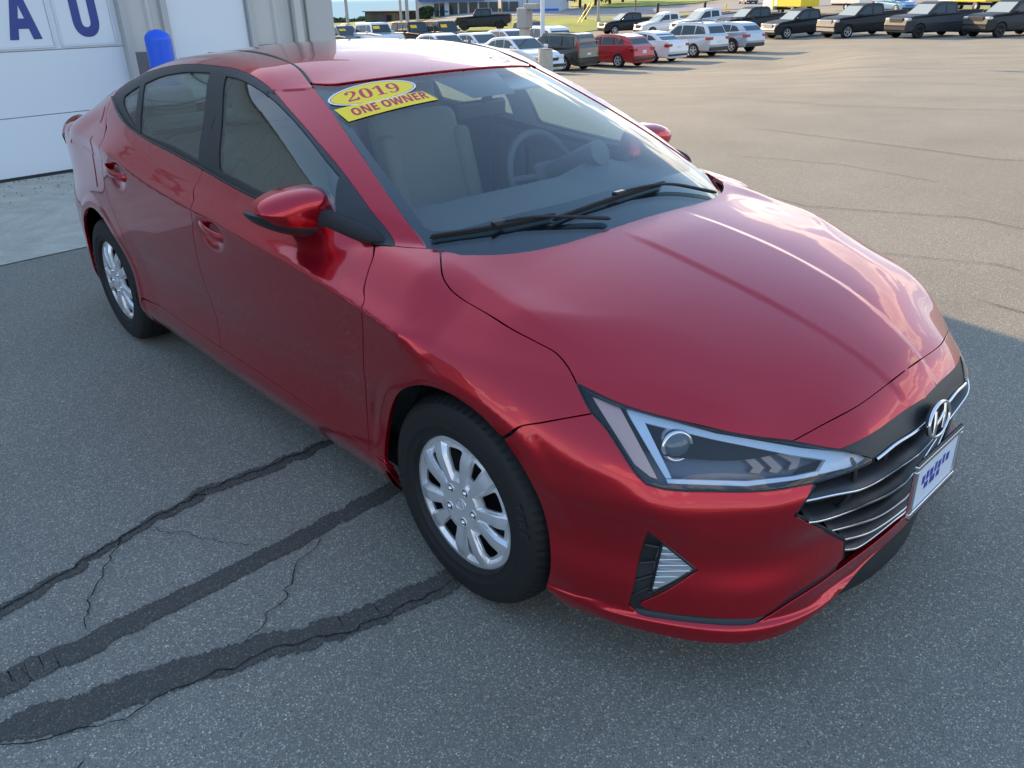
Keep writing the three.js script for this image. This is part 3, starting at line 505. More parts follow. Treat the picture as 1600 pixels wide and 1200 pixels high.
band('tar_seal', tar2, t => 0.082 + 0.010 * Math.sin(t * 11), 0.012, M.tar, 0.004, 0.006, 2);
band('tar_seal', tar3, t => 0.100 + 0.012 * Math.sin(t * 9 + 1), 0.016, M.tar, 0.004, 0.006, 3);
const crackAt = (pts, w) => band('crack', wob(pts, 0.022, 8), w * 0.7, w * 0.45, M.crack, 0.0075, 0.008, rnd() * 50);
crackAt([[0.52, 2.3], [0.475, 1.88], [0.42, 1.69], [0.362, 1.5], [0.325, 1.34], [0.295, 1.17], [0.31, 0.95], [0.305, 0.78], [0.325, 0.4]], 0.007);
crackAt([[0.94, 2.08], [1.10, 1.80], [1.12, 1.6], [1.16, 1.38], [1.245, 1.2], [1.27, 1.03], [1.30, 0.84]], 0.005);
crackAt([[0.36, 1.50], [0.47, 1.58], [0.60, 1.67], [0.73, 1.72]], 0.005); crackAt([[0.82, 1.02], [0.90, 1.16], [1.0, 1.26], [1.09, 1.42]], 0.0045); crackAt([[1.16, 1.85], [1.23, 1.90], [1.34, 2.02]], 0.006); crackAt([[0.37, 1.42], [0.5, 1.33], [0.62, 1.28], [0.71, 1.2]], 0.003);
for (const [pts, w] of [
  [[[-1.6, -4.4], [-0.2, -4.1], [0.9, -4.6], [2.4, -4.3]], 0.010], [[[0.4, -3.1], [1.4, -3.5], [2.6, -3.2], [4.4, -3.6]], 0.008], [[[1.5, -2.75], [2.6, -2.6], [3.8, -2.9]], 0.010], [[[-3.0, -7.6], [0.2, -7.2], [2.0, -8.0], [4.0, -7.4]], 0.016], 
  [[[-6.5, -11.5], [-3.2, -11.0], [-0.5, -12.2], [2.2, -11.6]], 0.022], [[[-11, -17], [-7, -16.2], [-3.5, -17.2], [1, -16.4]], 0.03], [[[2.6, -4.3], [2.2, -5.6], [2.9, -6.6]], 0.008], [[[-14, -25], [-8, -23.8], [-3, -25.2], [2, -24]], 0.04], [[[-1.9, -5.6], [-0.8, -5.9], [0.3, -5.7]], 0.009]]) crackAt(pts, w);
// concrete apron before the garage doors
const WALL = { o: [-6.27, 0.37], w: [-0.0875, -0.99616], n: [0.99616, -0.0875] };
const onWall = (s, off) => [WALL.o[0] + WALL.w[0] * s + WALL.n[0] * off, WALL.o[1] + WALL.w[1] * s + WALL.n[1] * off];
const concreteMap = tileTexture(1024, (c, S) => { const r = random(9), d = c.createImageData(S, S); for (let y = 0; y < S; y++) for (let x = 0; x < S; x++) { const a = x / S * Math.PI * 2, b = y / S * Math.PI * 2; const n = 0.5 * noise3(Math.cos(a) * 1.4, Math.sin(a) * 1.4 + Math.cos(b) * 1.4, Math.sin(b) * 1.4) + 0.3 * noise3(Math.cos(a) * 5, Math.sin(a) * 5 + Math.cos(b) * 5, Math.sin(b) * 5 + 9) , v = 150 + 16 * n + (r() - 0.5) * 34, o = (y * S + x) * 4; d.data[o] = v * 1.02; d.data[o + 1] = v; d.data[o + 2] = v * 0.95; d.data[o + 3] = 255; } c.putImageData(d, 0, 0); c.fillStyle = 'rgba(70,68,62,0.5)'; for (let i = 0; i < 900; i++) { c.beginPath(); c.arc(r() * S, r() * S, 0.6 + r() * 1.6, 0, 7); c.fill(); } });
M.concrete = std([1.45, 1.40, 1.30], 0.9, 0, { map: concreteMap });
for (let k = 0; k < 6; k++) {                                          // slabs parted by joints
  const s0 = -12 + k * 2.75, a = onWall(s0 + 0.006, 0.0), b = onWall(s0 + 2.744, 0.0), c = onWall(s0 + 2.744, 2.93), d = onWall(s0 + 0.006, 2.93);
  struct('concrete_apron', drape([a, b, c, d], 0.006, 0.4, 2.2), M.concrete);
}
// grit swept against the garage door
{ const r = random(31), n = 900, g = new THREE.IcosahedronGeometry(1, 0), im = new THREE.InstancedMesh(g, std([0.22, 0.20, 0.17], 0.95), n), q = new THREE.Matrix4(); for (let i = 0; i < n; i++) { const s = -3 + r() * 5, o = 0.05 + Math.pow(r(), 2.2) * 1.0, [x, z] = onWall(s, o), k = 0.003 + 0.007 * r() * r(); q.compose(V(x, 0.007 + k * 0.4, z), new THREE.Quaternion().setFromEuler(new THREE.Euler(r() * 6, r() * 6, r() * 6)), V(k, k * 0.7, k)); im.setMatrixAt(i, q); } im.name = 'grit'; im.userData = { kind: 'stuff' }; scene.add(im); }
// ---------------------------------------------------------------- the garage on the left
M.siding = std([0.50, 0.50, 0.475], 0.42, 0); M.trimMetal = std([0.42, 0.43, 0.42], 0.45); M.doorWhite = std([0.68, 0.73, 0.76], 0.40); M.doorFrame = std([0.62, 0.67, 0.70], 0.5); M.navy = std([0.028, 0.055, 0.24], 0.45); M.dark = std([0.03, 0.03, 0.03], 0.8);
{
  const b = thing('garage_building', 'pale metal sided garage with blue letters A and U on its white door', 'building', [WALL.o[0], 0, WALL.o[1]], 1.65841);
  const EAVE = 5.2, corner = 4.15, far = -16;
  const openings = [[-9.6, -5.94, 3.54], [-2.13, 1.53, 3.54], [2.03, 3.0, 2.13]], cuts = [far, ...openings.flatMap(o => [o[0], o[1]]), corner];
  // backing wall
  const wall = []; for (let i = 0; i < cuts.length; i += 2) wall.push(box(cuts[i + 1] - cuts[i], EAVE, 0.16, (cuts[i] + cuts[i + 1]) / 2, EAVE / 2, -0.115));
  for (const o of openings) wall.push(box(o[1] - o[0], EAVE - o[2], 0.16, (o[0] + o[1]) / 2, (EAVE + o[2]) / 2, -0.115));
  part(b, 'wall', join(wall), M.siding);
  // ribbed steel sheet over it
  const sheet = (s0, s1, y0, y1) => { const pts = [], rib = 0.305; let s = s0; pts.push([s0, 0]); for (let k = Math.ceil((s0 + 0.05) / rib); k * rib < s1 - 0.05; k++) { const c = k * rib; for (const [d, h] of [[-0.040, 0], [-0.017, 0.032], [0.017, 0.032], [0.040, 0], [0.095, 0], [0.101, 0.005], [0.115, 0.005], [0.121, 0], [0.195, 0], [0.201, 0.005], [0.215, 0.005], [0.221, 0]]) if (c + d > s0 && c + d < s1) pts.push([c + d, h]); } pts.push([s1, 0]); const pos = [], ix = []; pts.forEach(([x, h], i) => { const j = Math.min(i + 1, pts.length - 1); pos.push(x, y0, h - 0.03, x, y1, h - 0.03); if (i) { const a = i * 2; ix.push(a - 2, a, a - 1, a - 1, a, a + 1); } }); const g = new THREE.BufferGeometry(); g.setAttribute('position', new THREE.Float32BufferAttribute(pos, 3)); g.setAttribute('uv', new THREE.Float32BufferAttribute(new Float32Array(pos.length / 3 * 2), 2)); g.setIndex(ix); const f = g.toNonIndexed(); f.computeVertexNormals(); return f; };
  for (let i = 0; i < cuts.length; i += 2) if (cuts[i + 1] - cuts[i] > 0.2) { const e = i === cuts.length - 2 ? corner - 0.34 : cuts[i + 1] - 0.06; part(b, 'siding', sheet(cuts[i] + 0.06, e, 1.10, EAVE), M.siding); }
  for (const o of openings) part(b, 'siding', sheet(o[0] - 0.06, o[1] + 0.06, o[2] + 0.10, EAVE), M.siding);
  // stone-faced base course
  const blockMap = tileTexture(512, (c, S) => { const r = random(4); c.fillStyle = 'rgb(104,105,106)'; c.fillRect(0, 0, S, S); for (let i = 0; i < 9000; i++) { const v = 70 + r() * 75; c.fillStyle = `rgb(${v},${v},${v + 2})`; c.fillRect(r() * S, r() * S, 1 + r() * 7, 1 + r() * 4); } });
  M.block = std([0.95, 0.95, 0.95], 0.95, 0, { map: blockMap, bumpMap: blockMap, bumpScale: 0.006 });
  for (let i = 0; i < cuts.length; i += 2) { const s0 = cuts[i] + 0.05, s1 = Math.min(cuts[i + 1] - 0.05, corner - 0.02); for (let row = 0; row < 5; row++) for (let s = s0 - (row % 2 ? 0.2 : 0); s < s1; s += 0.4) { const a = Math.max(s0, s), e = Math.min(s1, s + 0.394); if (e - a < 0.03 || a < -1 && a > -4.5 && false) continue; if (s1 > 1.4 || s > -4) { const g = box(e - a, 0.214, 0.05, (a + e) / 2, 0.11 + row * 0.22, -0.012, 0.008); part(b, 'base_block', g, M.block); } } if (s1 < 1.4) part(b, 'base_course', box(s1 - s0, 1.1, 0.03, (s0 + s1) / 2, 0.55, -0.02), M.block); }
  // trims
  for (const o of openings) { const jambs = [[o[0] - 0.03, o[2] / 2, 0.07, o[2]], [o[1] + 0.03, o[2] / 2, 0.07, o[2]], [(o[0] + o[1]) / 2, o[2] + 0.05, o[1] - o[0] + 0.13, 0.10]]; for (const [x, y, w, h] of jambs) part(b, 'door_trim', box(w, h, 0.13, x, y, -0.045, 0.006), M.trimMetal); }
  part(b, 'corner_trim', join([box(0.34, EAVE, 0.02, corner - 0.17, EAVE / 2, 0.012), box(0.02, EAVE, 0.36, corner + 0.012, EAVE / 2, -0.16), box(0.028, EAVE, 0.03, corner - 0.345, EAVE / 2, 0.006)]), M.trimMetal);
  part(b, 'downspout', box(0.10, EAVE, 0.075, corner - 0.52, EAVE / 2, 0.035, 0.012), M.siding);
  // side and back walls, roof
  part(b, 'side_wall', box(0.16, EAVE, 16, corner - 0.09, EAVE / 2, -8.2), M.siding);
  part(b, 'side_wall', box(0.16, EAVE, 16, far + 0.09, EAVE / 2, -8.2), M.siding);
  part(b, 'back_wall', box(corner - far, EAVE, 0.16, (corner + far) / 2, EAVE / 2, -16.1), M.siding);
  const roof = [[far - 0.3, EAVE, 0.25], [corner + 0.12, EAVE, 0.25], [corner + 0.12, EAVE + 0.9, -8], [far - 0.3, EAVE + 0.9, -8], [corner + 0.12, EAVE, -16.4], [far - 0.3, EAVE, -16.4]];
  const rg = new THREE.BufferGeometry(); rg.setAttribute('position', new THREE.Float32BufferAttribute([...roof, ...roof.map(p => [p[0], p[1] + 0.12, p[2]])].flat(), 3)); rg.setIndex([0, 2, 1, 0, 3, 2, 3, 4, 2, 3, 5, 4, 6, 7, 8, 6, 8, 9, 9, 8, 10, 9, 10, 11, 0, 1, 7, 0, 7, 6, 1, 2, 8, 1, 8, 7, 2, 4, 10, 2, 10, 8, 4, 5, 11, 4, 11, 10, 5, 3, 9, 5, 9, 11, 3, 0, 6, 3, 6, 9]); rg.setAttribute('uv', new THREE.Float32BufferAttribute(new Float32Array(24), 2)); const rn = rg.toNonIndexed(); rn.computeVertexNormals(); part(b, 'roof', rn, M.trimMetal);
  // sectional doors
  for (const o of openings.slice(0, 2)) {
    const d = part(b, 'garage_door', box(o[1] - o[0], o[2], 0.03, (o[0] + o[1]) / 2, o[2] / 2, -0.135), M.doorFrame), w = o[1] - o[0], mid = (o[0] + o[1]) / 2;
    const rows = [0.0, 0.575, 1.165, 1.755, 2.345, 2.935, 3.54];
    for (let r = 0; r < 6; r++) {
      const h = rows[r + 1] - rows[r]; part(d, 'door_section', box(w - 0.01, h - 0.006, 0.045, mid, (rows[r] + rows[r + 1]) / 2, -0.10, 0.004), M.doorWhite);
      if (r !== 2) continue;
      for (let k = 0; k < 6; k++) { const c = o[1] - 0.335 - k * 0.603; part(d, 'window_panel', box(0.515, h - 0.075, 0.008, c, (rows[r] + rows[r + 1]) / 2, -0.0745, 0.003), M.doorWhite); const y0 = rows[r] + 0.028, y1 = rows[r + 1] - 0.028, e = 0.27; part(d, 'panel_frame', join([box(2 * e, 0.018, 0.02, c, y0, -0.071, 0.004), box(2 * e, 0.018, 0.02, c, y1, -0.071, 0.004), box(0.018, y1 - y0 - 0.019, 0.02, c - e, (y0 + y1) / 2, -0.071, 0.004), box(0.018, y1 - y0 - 0.019, 0.02, c + e, (y0 + y1) / 2, -0.071, 0.004)]), M.doorFrame); }
    }
    part(d, 'weather_strip', box(w - 0.02, 0.03, 0.03, mid, 0.012, -0.085, 0.004), M.dark);
    if (o[1] > 0) for (const [ch, c, hw] of [['A', 0.615, 0.29], ['U', 1.205, 0.255]]) { const t = new TextGeometry(ch, { font, size: 0.44, depth: 0.003, curveSegments: 8, bevelEnabled: true, bevelThickness: 0.001, bevelSize: 0.012, bevelSegments: 1 }); t.computeBoundingBox(); const bb = t.boundingBox; t.translate(-(bb.min.x + bb.max.x) / 2, -bb.min.y, 0); t.scale(hw / (bb.max.x - bb.min.x), 0.42 / (bb.max.y - bb.min.y), 1); t.translate(c, 1.265, -0.070); part(d, 'letter', t, M.navy); }
  }
  const md = part(b, 'side_door', box(0.95, 2.10, 0.045, 2.515, 1.06, -0.06, 0.004), M.doorWhite); part(md, 'door_frame', join([box(0.02, 2.13, 0.03, 2.05, 1.065, -0.05), box(0.02, 2.13, 0.03, 2.98, 1.065, -0.05)]), M.trimMetal); part(md, 'door_handle', join([new THREE.CylinderGeometry(0.028, 0.028, 0.02, 20).rotateX(Math.PI / 2).translate(2.13, 1.0, -0.028), box(0.13, 0.02, 0.02, 2.18, 1.0, 0.01, 0.008)]), M.chrome);
}
{
  const [x, z] = onWall(1.585, 0.6), p = thing('bollard', 'bright blue plastic bollard sleeve standing by the wall between the white doors', 'bollard', [x, 0, z]);
  const r = 0.125, y = 1.33, prof = [[r + 0.008, 0], [r, 0.02]]; for (let k = 0; k < 10; k++) prof.push([r - 0.002, 0.1 + k * 0.1]); for (let k = 0; k <= 8; k++) prof.push([r * Math.cos(k / 8 * Math.PI / 2), y - r * 0.75 + r * 0.75 * Math.sin(k / 8 * Math.PI / 2)]);
  const g = new THREE.LatheGeometry(prof.map(([a, c]) => new THREE.Vector2(Math.max(a, 0.0005), c)), 64), q = g.attributes.position; for (let i = 0; i < q.count; i++) { const a = Math.atan2(q.getZ(i), q.getX(i)), f = 1 - 0.035 * (Math.pow(Math.abs(Math.sin(a * 6)), 6)) * sstep(0.05, 0.2, q.getY(i)) * (1 - sstep(0.98, 1.06, q.getY(i))); q.setX(i, q.getX(i) * f); q.setZ(i, q.getZ(i) * f); } g.computeVertexNormals();
  part(p, 'sleeve', g, std([0.010, 0.11, 0.72], 0.35)); part(p, 'base_collar', new THREE.CylinderGeometry(0.125, 0.13, 0.03, 40).translate(0, 0.015, 0), M.concrete);
}
const car = thing('red_sedan', 'glossy dark red sedan with yellow price year stickers on its windscreen, in the foreground', 'car');
// shared outline curves
const C = {}; for (const k in K) C[k] = K[k];
const onBody = (x, y, z, d) => castBody([x, y, z], d, -0.5, 0.5) || [x, y, z];
const hoodEdge = []; for (let i = 0; i <= 12; i++) { const z = 0.64 * i / 12; hoodEdge.push([hoodRear(z) + 0.004, 0, z]); }
hoodEdge.forEach(p => { p[1] = hoodHeight(p[0], p[2]); });                    // from the middle outwards
const noseMid = castBody([2.331, 0.905, 0], unit([-1, -1, 0]), 0, 0.6);
const frontMid = [...K.hoodFront.slice(0, 4).map(p => p.slice()), noseMid];
// bonnet
const hoodHalf = panel(loop(dens(hoodEdge), dens(K.seam), dens(K.hlTopA), dens(frontMid), line(noseMid, hoodEdge[0])), [0.12, 1, 0], { step: 0.0095 });
part(car, 'bonnet', both(hoodHalf), M.paint);
// front wing
const archFront = []; for (let a = 205; a >= -22; a -= 6) archFront.push([1.373 + 0.352 * Math.cos(a * Math.PI / 180), 0.325 + 0.352 * Math.sin(a * Math.PI / 180), 0.885]);
const archSplit = archFront.findIndex(p => p[0] > 1.553), archWing = [...archFront.slice(0, archSplit), [1.556, 0.626, 0.88]], archNose = [[1.556, 0.626, 0.88], ...archFront.slice(archSplit)];
K.fbGap.push([1.575, 0.642, 0.875], [1.556, 0.626, 0.88]);
const sillFront = [[archFront[0][0], 0.305, 0.88], [0.928, 0.316, 0.876]];
function side(name, geo, mat) { return [part(car, name, geo, mat), part(car, name, mirrored(geo), mat)]; }
const wing = panel(loop(dens(K.pillarBase), dens(K.seam), rev(dens(K.hlOutA)), dens(K.fbGap), rev(dens(archWing.filter(p => p[1] > 0.31))), line(sillFront[0], sillFront[1]), rev(dens(K.doorGapF)), line([0.917, 0.947, 0.776], [0.966, 0.948, 0.745])), [0.15, 0.5, 0.86], { step: 0.0105, gap: 0.0028 });
side('front_wing', wing, M.paint);
// doors
const bGap = [...K.bGap, [-0.11, 0.6, 0.885], [-0.112, 0.45, 0.87], [-0.11, 0.338, 0.875]];
const cutAt = (pts, x, first) => first ? pts.filter(p => p[0] > x) : pts.filter(p => p[0] < x);
const sillL = dens(K.sillLine.slice(1)), beltL = dens(K.dloBot.slice(1, 11));
const doorF = panel(loop(rev(cutAt(beltL, -0.118, true)), dens(K.doorGapF), cutAt(sillL, -0.11, true), rev(dens(bGap))), [0, 0.12, 1], { step: 0.0105, gap: 0.0028 });
const frontDoors = side('front_door', doorF, M.paint);
const doorR = panel(loop(dens(bGap), cutAt(sillL, -0.11, false), rev(dens(K.doorRear)), rev(cutAt(beltL, -0.118, false))), [0, 0.12, 1], { step: 0.0105, gap: 0.0028 });
const rearDoors = side('rear_door', doorR, M.paint);
// black rubber behind the shut lines of the doors
for (const c of [bGap, K.doorGapF, K.doorRear.slice(1)]) side('door_seal', tube(sunk(dens(c, 0.03), 0.016), 0.008, 6), M.black);
// right-hand front and rear door windows, roof rail, quarter, roof, screens, boot
const snapSide = (x, y) => castBody([x, y, 1.3], [0, 0, -1], 0, 1.2) || [x, y, 0.8];
const snapTop = (x, z) => [x, topHeight(x, z), z];
const ditch = [[0.218, 1.316, 0.519], [0.108, 0, 0.490], [-0.05, 0, 0.478], [-0.3, 0, 0.47], [-0.7, 0, 0.46], [-1.06, 0, 0.45]].map((p, i) => i ? castBody([p[0], 1.7, p[2]], [0, -1, 0], 0, 1) : p);
const archRear = []; for (let a = 200; a >= -20; a -= 6) archRear.push([-1.335 + 0.362 * Math.cos(a * Math.PI / 180), 0.33 + 0.362 * Math.sin(a * Math.PI / 180), 0.89]);
const deckEdge = [[-1.06, 0, 0.45], [-1.35, 0, 0.52], [-1.62, 0, 0.585], [-1.85, 0, 0.62]].map((p, i) => i ? castBody([p[0], 1.7, p[2]], [0, -1, 0], 0, 1) : ditch[5]);
const bootSide = [deckEdge[3], ...[[-2.0, 0.635], [-2.12, 0.62], [-2.22, 0.58]].map(([x, z]) => castBody([x, 1.7, z], [0, -1, 0], 0, 1.4) || [x, 1.03, z])];
const rearCut = [bootSide[3], ...[[-2.24, 0.96, 0.56], [-2.23, 0.86, 0.56], [-2.10, 0.80, 0.70]].map(p => castBody(p, unit([-1, 0, 1]), -0.5, 0.5, (x, y, z) => -bodyField(x, y, z)) || p), snapSide(-1.9, 0.72), snapSide(-1.72, 0.56), snapSide(-1.662, 0.47)];
const archQuarter = archRear.filter(p => p[0] > -1.672 && (p[1] > 0.46 || p[0] > -1.3));
const railTop = [...dens(K.wsSide), ...dens(ditch)];
const rail = panel(loop(railTop, dens(deckEdge), dens(bootSide), dens(rearCut), dens(archQuarter), line([-0.99, 0.21, 0.87], [-0.80, 0.335, 0.875]).slice(0, 1), line([-0.93, 0.335, 0.875], [-0.726, 0.345, 0.873]), rev(dens(K.doorRear)), dens(K.dloTop), dens(K.pillarBase.slice(0, 3))), [-0.12, 0.5, 0.86], { step: 0.011 });
side('quarter_panel', rail, M.paint);
// sill
const sillTop = [...dens(K.sillLine)], sillBot = line([-0.955, 0.18, 0.82], [1.02, 0.18, 0.82]);
const sill = panel(loop([[1.022, 0.3035, 0.88]], sillTop.filter(p => p[0] < 1.02), [[-0.93, 0.335, 0.875], [-0.985, 0.26, 0.87]], sillBot), [0, -0.1, 1], { step: 0.016, rim: 0.02 });
side('sill', sill, M.paint);
// rear bumper
const rbTop = [snapSide(-1.662, 0.47), snapSide(-1.72, 0.56), snapSide(-1.9, 0.72), [-2.10, 0.80, 0.70], [-2.23, 0.84, 0.56], [-2.33, 0.84, 0.3], [-2.37, 0.84, 0]];
const rbBot = [[-2.30, 0.2, 0], [-2.25, 0.2, 0.35], [-2.12, 0.2, 0.62], [-1.9, 0.2, 0.77], [-1.675, 0.21, 0.84]];
const rearBumper = panel(loop(dens(rbTop), dens(rbBot), line([-1.675, 0.21, 0.84], [-1.672, 0.45, 0.87])), [-0.7, 0.05, 0.7], { step: 0.022 });
part(car, 'rear_bumper', both(rearBumper), M.paint);
// boot lid: deck and the face below its lip
const bootMid = [[-1.93, 1.06, 0], [-1.86, 1.06, 0.45]].map(p => snapTop(p[0], p[2]));
const boot = panel(loop([snapTop(-1.945, 0), snapTop(-1.93, 0.2), snapTop(-1.885, 0.42)], dens(bootSide), [[-2.26, 0.9, 0.56], [-2.30, 0.85, 0.42], [-2.36, 0.85, 0]]), [-0.6, 0.8, 0], { step: 0.02 });
part(car, 'boot_lid', both(boot), M.paint);
// tail lamps wrap the rear corner
const lampPts = [[-1.95, 0.955, 0.78], [-2.05, 1.0, 0.70], [-2.2, 1.01, 0.56], [-2.26, 0.93, 0.50], [-2.22, 0.855, 0.57], [-2.10, 0.845, 0.69], [-2.0, 0.90, 0.77]];
const tailLamp = panel(dens([...lampPts, lampPts[0]]).slice(0, -1), [-0.6, 0.1, 0.8], { step: 0.015, off: -0.016, rim: 0.022, gap: 0 });
M.tail = phys([0.20, 0.004, 0.008], { roughness: 0.12, clearcoat: 1, clearcoatRoughness: 0.01 });
side('tail_lamp', tailLamp, M.tail);
// roof skin with its black mouldings
const topCurve = []; for (let i = 0; i <= 10; i++) { const z = 0.519 * (1 - i / 10), x = screenTop(z) - 0.012; topCurve.push([i ? x : 0.218, roofHeight(x, z), z]); }
const rearCurve = []; for (let i = 0; i <= 10; i++) { const z = 0.45 * i / 10, x = rearTop(z); rearCurve.push([i < 10 ? x : -1.06, roofHeight(x, z), z]); }
const roofPanel = panel(loop(dens(topCurve), dens(rearCurve), rev(dens(ditch))), [0, 1, 0], { step: 0.02 });
part(car, 'roof', both(roofPanel), M.paint);
const mould = tube(sunk(dens(ditch.slice(0, 5), 0.05), 0.0045), 0.008, 8);
part(car, 'roof_moulding', mould, M.satin); part(car, 'roof_moulding', mirrored(mould), M.satin);
// glass: the side windows sit a little inside a black frame
const gN = (fld, e = 0.004) => (x, y, z) => unit([fld(x + e, y, z) - fld(x - e, y, z), fld(x, y + e, z) - fld(x, y - e, z), fld(x, y, z + e) - fld(x, y, z - e)]);
const gF = [[...K.glassF.slice(0, 8)], [K.glassF[7], K.glassF[8]], K.glassF.slice(8, 11), K.glassF.slice(11)].map(c => dens(c));
const gFL = loop(dens(K.glassF.slice(0, 7)), line(K.glassF[6], K.glassF[8]), dens(K.glassF.slice(8, 11)), dens(K.glassF.slice(11)));
const gRL = loop(dens(K.glassR.slice(0, 4)), dens(K.glassR.slice(3, 6)), dens(K.glassR.slice(5, 8)), dens(K.glassR.slice(7)));
const gQL = loop(dens(K.glassQ.slice(0, 2)), dens(K.glassQ.slice(1, 4)), dens(K.glassQ.slice(3)));
const grow = pts => pts;
for (const [pts, nm] of [[gFL, 'front_door_window'], [gRL, 'rear_door_window'], [gQL, 'quarter_window']]) {
  const g = panel(grow(pts), [0, 0.45, 0.9], { step: 0.03, off: 0.006, rim: 0, gap: -0.004 });
  side(nm, g, M.tint);
}
const keyhole = (outer, holes) => {                                  // one outline with slits to its holes
  let o = outer.slice();
  for (const h of holes) {
    let best = [0, 0, 1e9];
    for (let i = 0; i < o.length; i++) for (let j = 0; j < h.length; j++) { const d = Math.hypot(o[i][0] - h[j][0], o[i][1] - h[j][1], o[i][2] - h[j][2]); if (d < best[2]) best = [i, j, d]; }
    const [i, j] = best, hole = [...h.slice(j), ...h.slice(0, j + 1)];
    const area = p => { let s = 0; for (let k = 0; k < p.length; k++) { const a = p[k], b = p[(k + 1) % p.length]; s += a[0] * b[1] - a[1] * b[0]; } return s; };
    if (area(hole) * area(outer) > 0) hole.reverse();
    o = [...o.slice(0, i + 1), ...hole, ...o.slice(i)];
  }
  return o;
};
const dlo = loop(dens(K.dloBot), dens(K.dloTop));
const frame = panel(keyhole(dlo, [gFL, gRL, gQL]), [0, 0.45, 0.9], { step: 0.014, off: 0.0015, rim: 0.016, gap: 0.0006 });
side('window_frame', frame, M.satin);
const belt = tube(sunk(cutAt(dens(K.dloBot, 0.03), 0.70, false), -0.001), 0.0065, 6);
side('belt_strip', belt, M.gloss);
// the gap between the two doors runs up through the frame
const pillarGap = tube(sunk(dens([[-0.118, 1.022, 0.81], [-0.10, 1.19, 0.745], [-0.085, 1.345, 0.635]], 0.02), 0.0012), 0.0022, 5);
side('pillar_joint', pillarGap, M.black);
// windscreen
const scrField = (x, y, z) => smax(sideField(x, y, Math.abs(z)), (y - screenHeight(x, z)) * 0.85, 0.06), scrNormal = gN(scrField);
const scrBase = []; for (let i = 0; i <= 12; i++) { const z = 0.665 * (1 - i / 12), x = hoodRear(z) + 0.02; scrBase.push([x, screenHeight(x, z), z]); }
const scrTop = []; for (let i = 0; i <= 10; i++) { const z = 0.519 * i / 10, x = screenTop(z) - (i < 10 ? 0.003 : 0.0); scrTop.push([i < 10 ? x : 0.218, roofHeight(x, z), z]); }
const scrLoop = loop(dens(scrBase), dens(scrTop), rev(dens(K.wsSide)), [[1.06, 0.935, 0.68]]);
part(car, 'windscreen', both(panel(scrLoop, [0.6, 0.8, 0], { step: 0.02, off: 0.003, rim: 0, gap: 0.001, field: scrField, normal: scrNormal })), M.screen);
const fritIn = [[1.125, 1.009, 0], [1.125, 1.009, 0.193], [1.076, 0.994, 0.458], [1.044, 0.98, 0.564], [0.998, 0.98, 0.628], [0.975, 0.985, 0.638], [0.826, 1.061, 0.612], [0.65, 1.142, 0.581], [0.51, 1.202, 0.550], [0.34, 1.29, 0.495], [0.355, 1.306, 0.44], [0.40, 1.329, 0.226], [0.415, 1.33, 0.16]];
const fritRing = loop(dens(scrTop), rev(dens(K.wsSide)), [[1.06, 0.935, 0.68]], dens(scrBase), dens(fritIn.slice(0, 4)), dens(fritIn.slice(3, 6)), dens(fritIn.slice(5, 10)), dens(fritIn.slice(9, 12)), [[0.415, 1.33, 0.16], [0.51, 1.285, 0.125], [0.585, 1.262, 0.10], [0.585, 1.262, 0]]);
part(car, 'windscreen_border', both(panel(fritRing, [0.6, 0.8, 0], { step: 0.02, off: 0.011, rim: 0, gap: 0.0005, field: scrField, normal: scrNormal })), std([0.008, 0.009, 0.011], 0.25));
const cowl = []; { const pos = [], ix = []; for (let i = 0; i <= 24; i++) { const z = -0.70 + 1.40 * i / 24, x = hoodRear(z), y = hoodHeight(x, z); for (const [dx, dy] of [[-0.02, -0.030], [0.012, -0.022], [0.06, -0.035]]) pos.push(x + dx, y + dy, z); if (i) { const a = i * 3, b = a - 3; for (const k of [0, 1]) ix.push(b + k, b + k + 1, a + k, a + k, b + k + 1, a + k + 1); } } const g = new THREE.BufferGeometry(); g.setAttribute('position', new THREE.Float32BufferAttribute(pos, 3)); g.setAttribute('uv', new THREE.Float32BufferAttribute(new Float32Array(pos.length / 3 * 2), 2)); g.setIndex(ix); g.computeVertexNormals(); part(car, 'scuttle_panel', g, M.satin); }
// rear screen
const rearField = (x, y, z) => smax(sideField(x, y, Math.abs(z)), (y - rearHeight(x, z)) * 0.85, 0.06);
const rs = []; for (let i = 0; i <= 8; i++) { const z = 0.55 * i / 8; rs.push([rearBase(z) + 0.01, rearHeight(rearBase(z), z), z]); }
part(car, 'rear_screen', both(panel(loop(dens(rev(rearCurve)), dens(rs), rev(dens(deckEdge.slice(0, 3)))), [-0.5, 0.85, 0], { step: 0.04, off: 0.003, rim: 0, field: rearField, normal: gN(rearField) })), M.tint);
// ---------------------------------------------------------------- bumper, grille, lamps
const stripEnd = [2.207, 0.283, 0], lipEnd = [2.207, 0.280, 0];
const noseBot = [[2.215, 0.238, 0], [2.20, 0.232, 0.2], [2.172, 0.208, 0.40], [2.135, 0.187, 0.55], [2.08, 0.185, 0.655], [1.98, 0.185, 0.745], [1.86, 0.185, 0.81], [1.724, 0.18, 0.845]];
const archNoseL = dens(archNose.filter(p => p[1] > 0.22 ));
const bumper = panel(loop(dens(K.grilleSide.slice(0, 2)), dens(K.grilleSide.slice(1, 3)), dens(K.grilleSide.slice(2)), dens(K.stripTop), dens(K.fog.slice(0, 2)), dens(K.fog.slice(1, 3)), dens(K.fog.slice(2)), dens([...K.stripBot.slice(0, 10), lipEnd]), line(lipEnd, noseBot[0]), dens(noseBot), line(noseBot[7], archNoseL[archNoseL.length - 1]), rev(archNoseL), rev(dens(K.fbGap)), rev(dens(K.hlOutB)), rev(dens(K.hlBot.slice(2))), [[2.139, 0.574, 0.458]]), [0.75, 0.1, 0.66], { step: 0.013 });
part(car, 'front_bumper', both(bumper), M.paint);
const frameMid = [2.186, 0.640, 0];
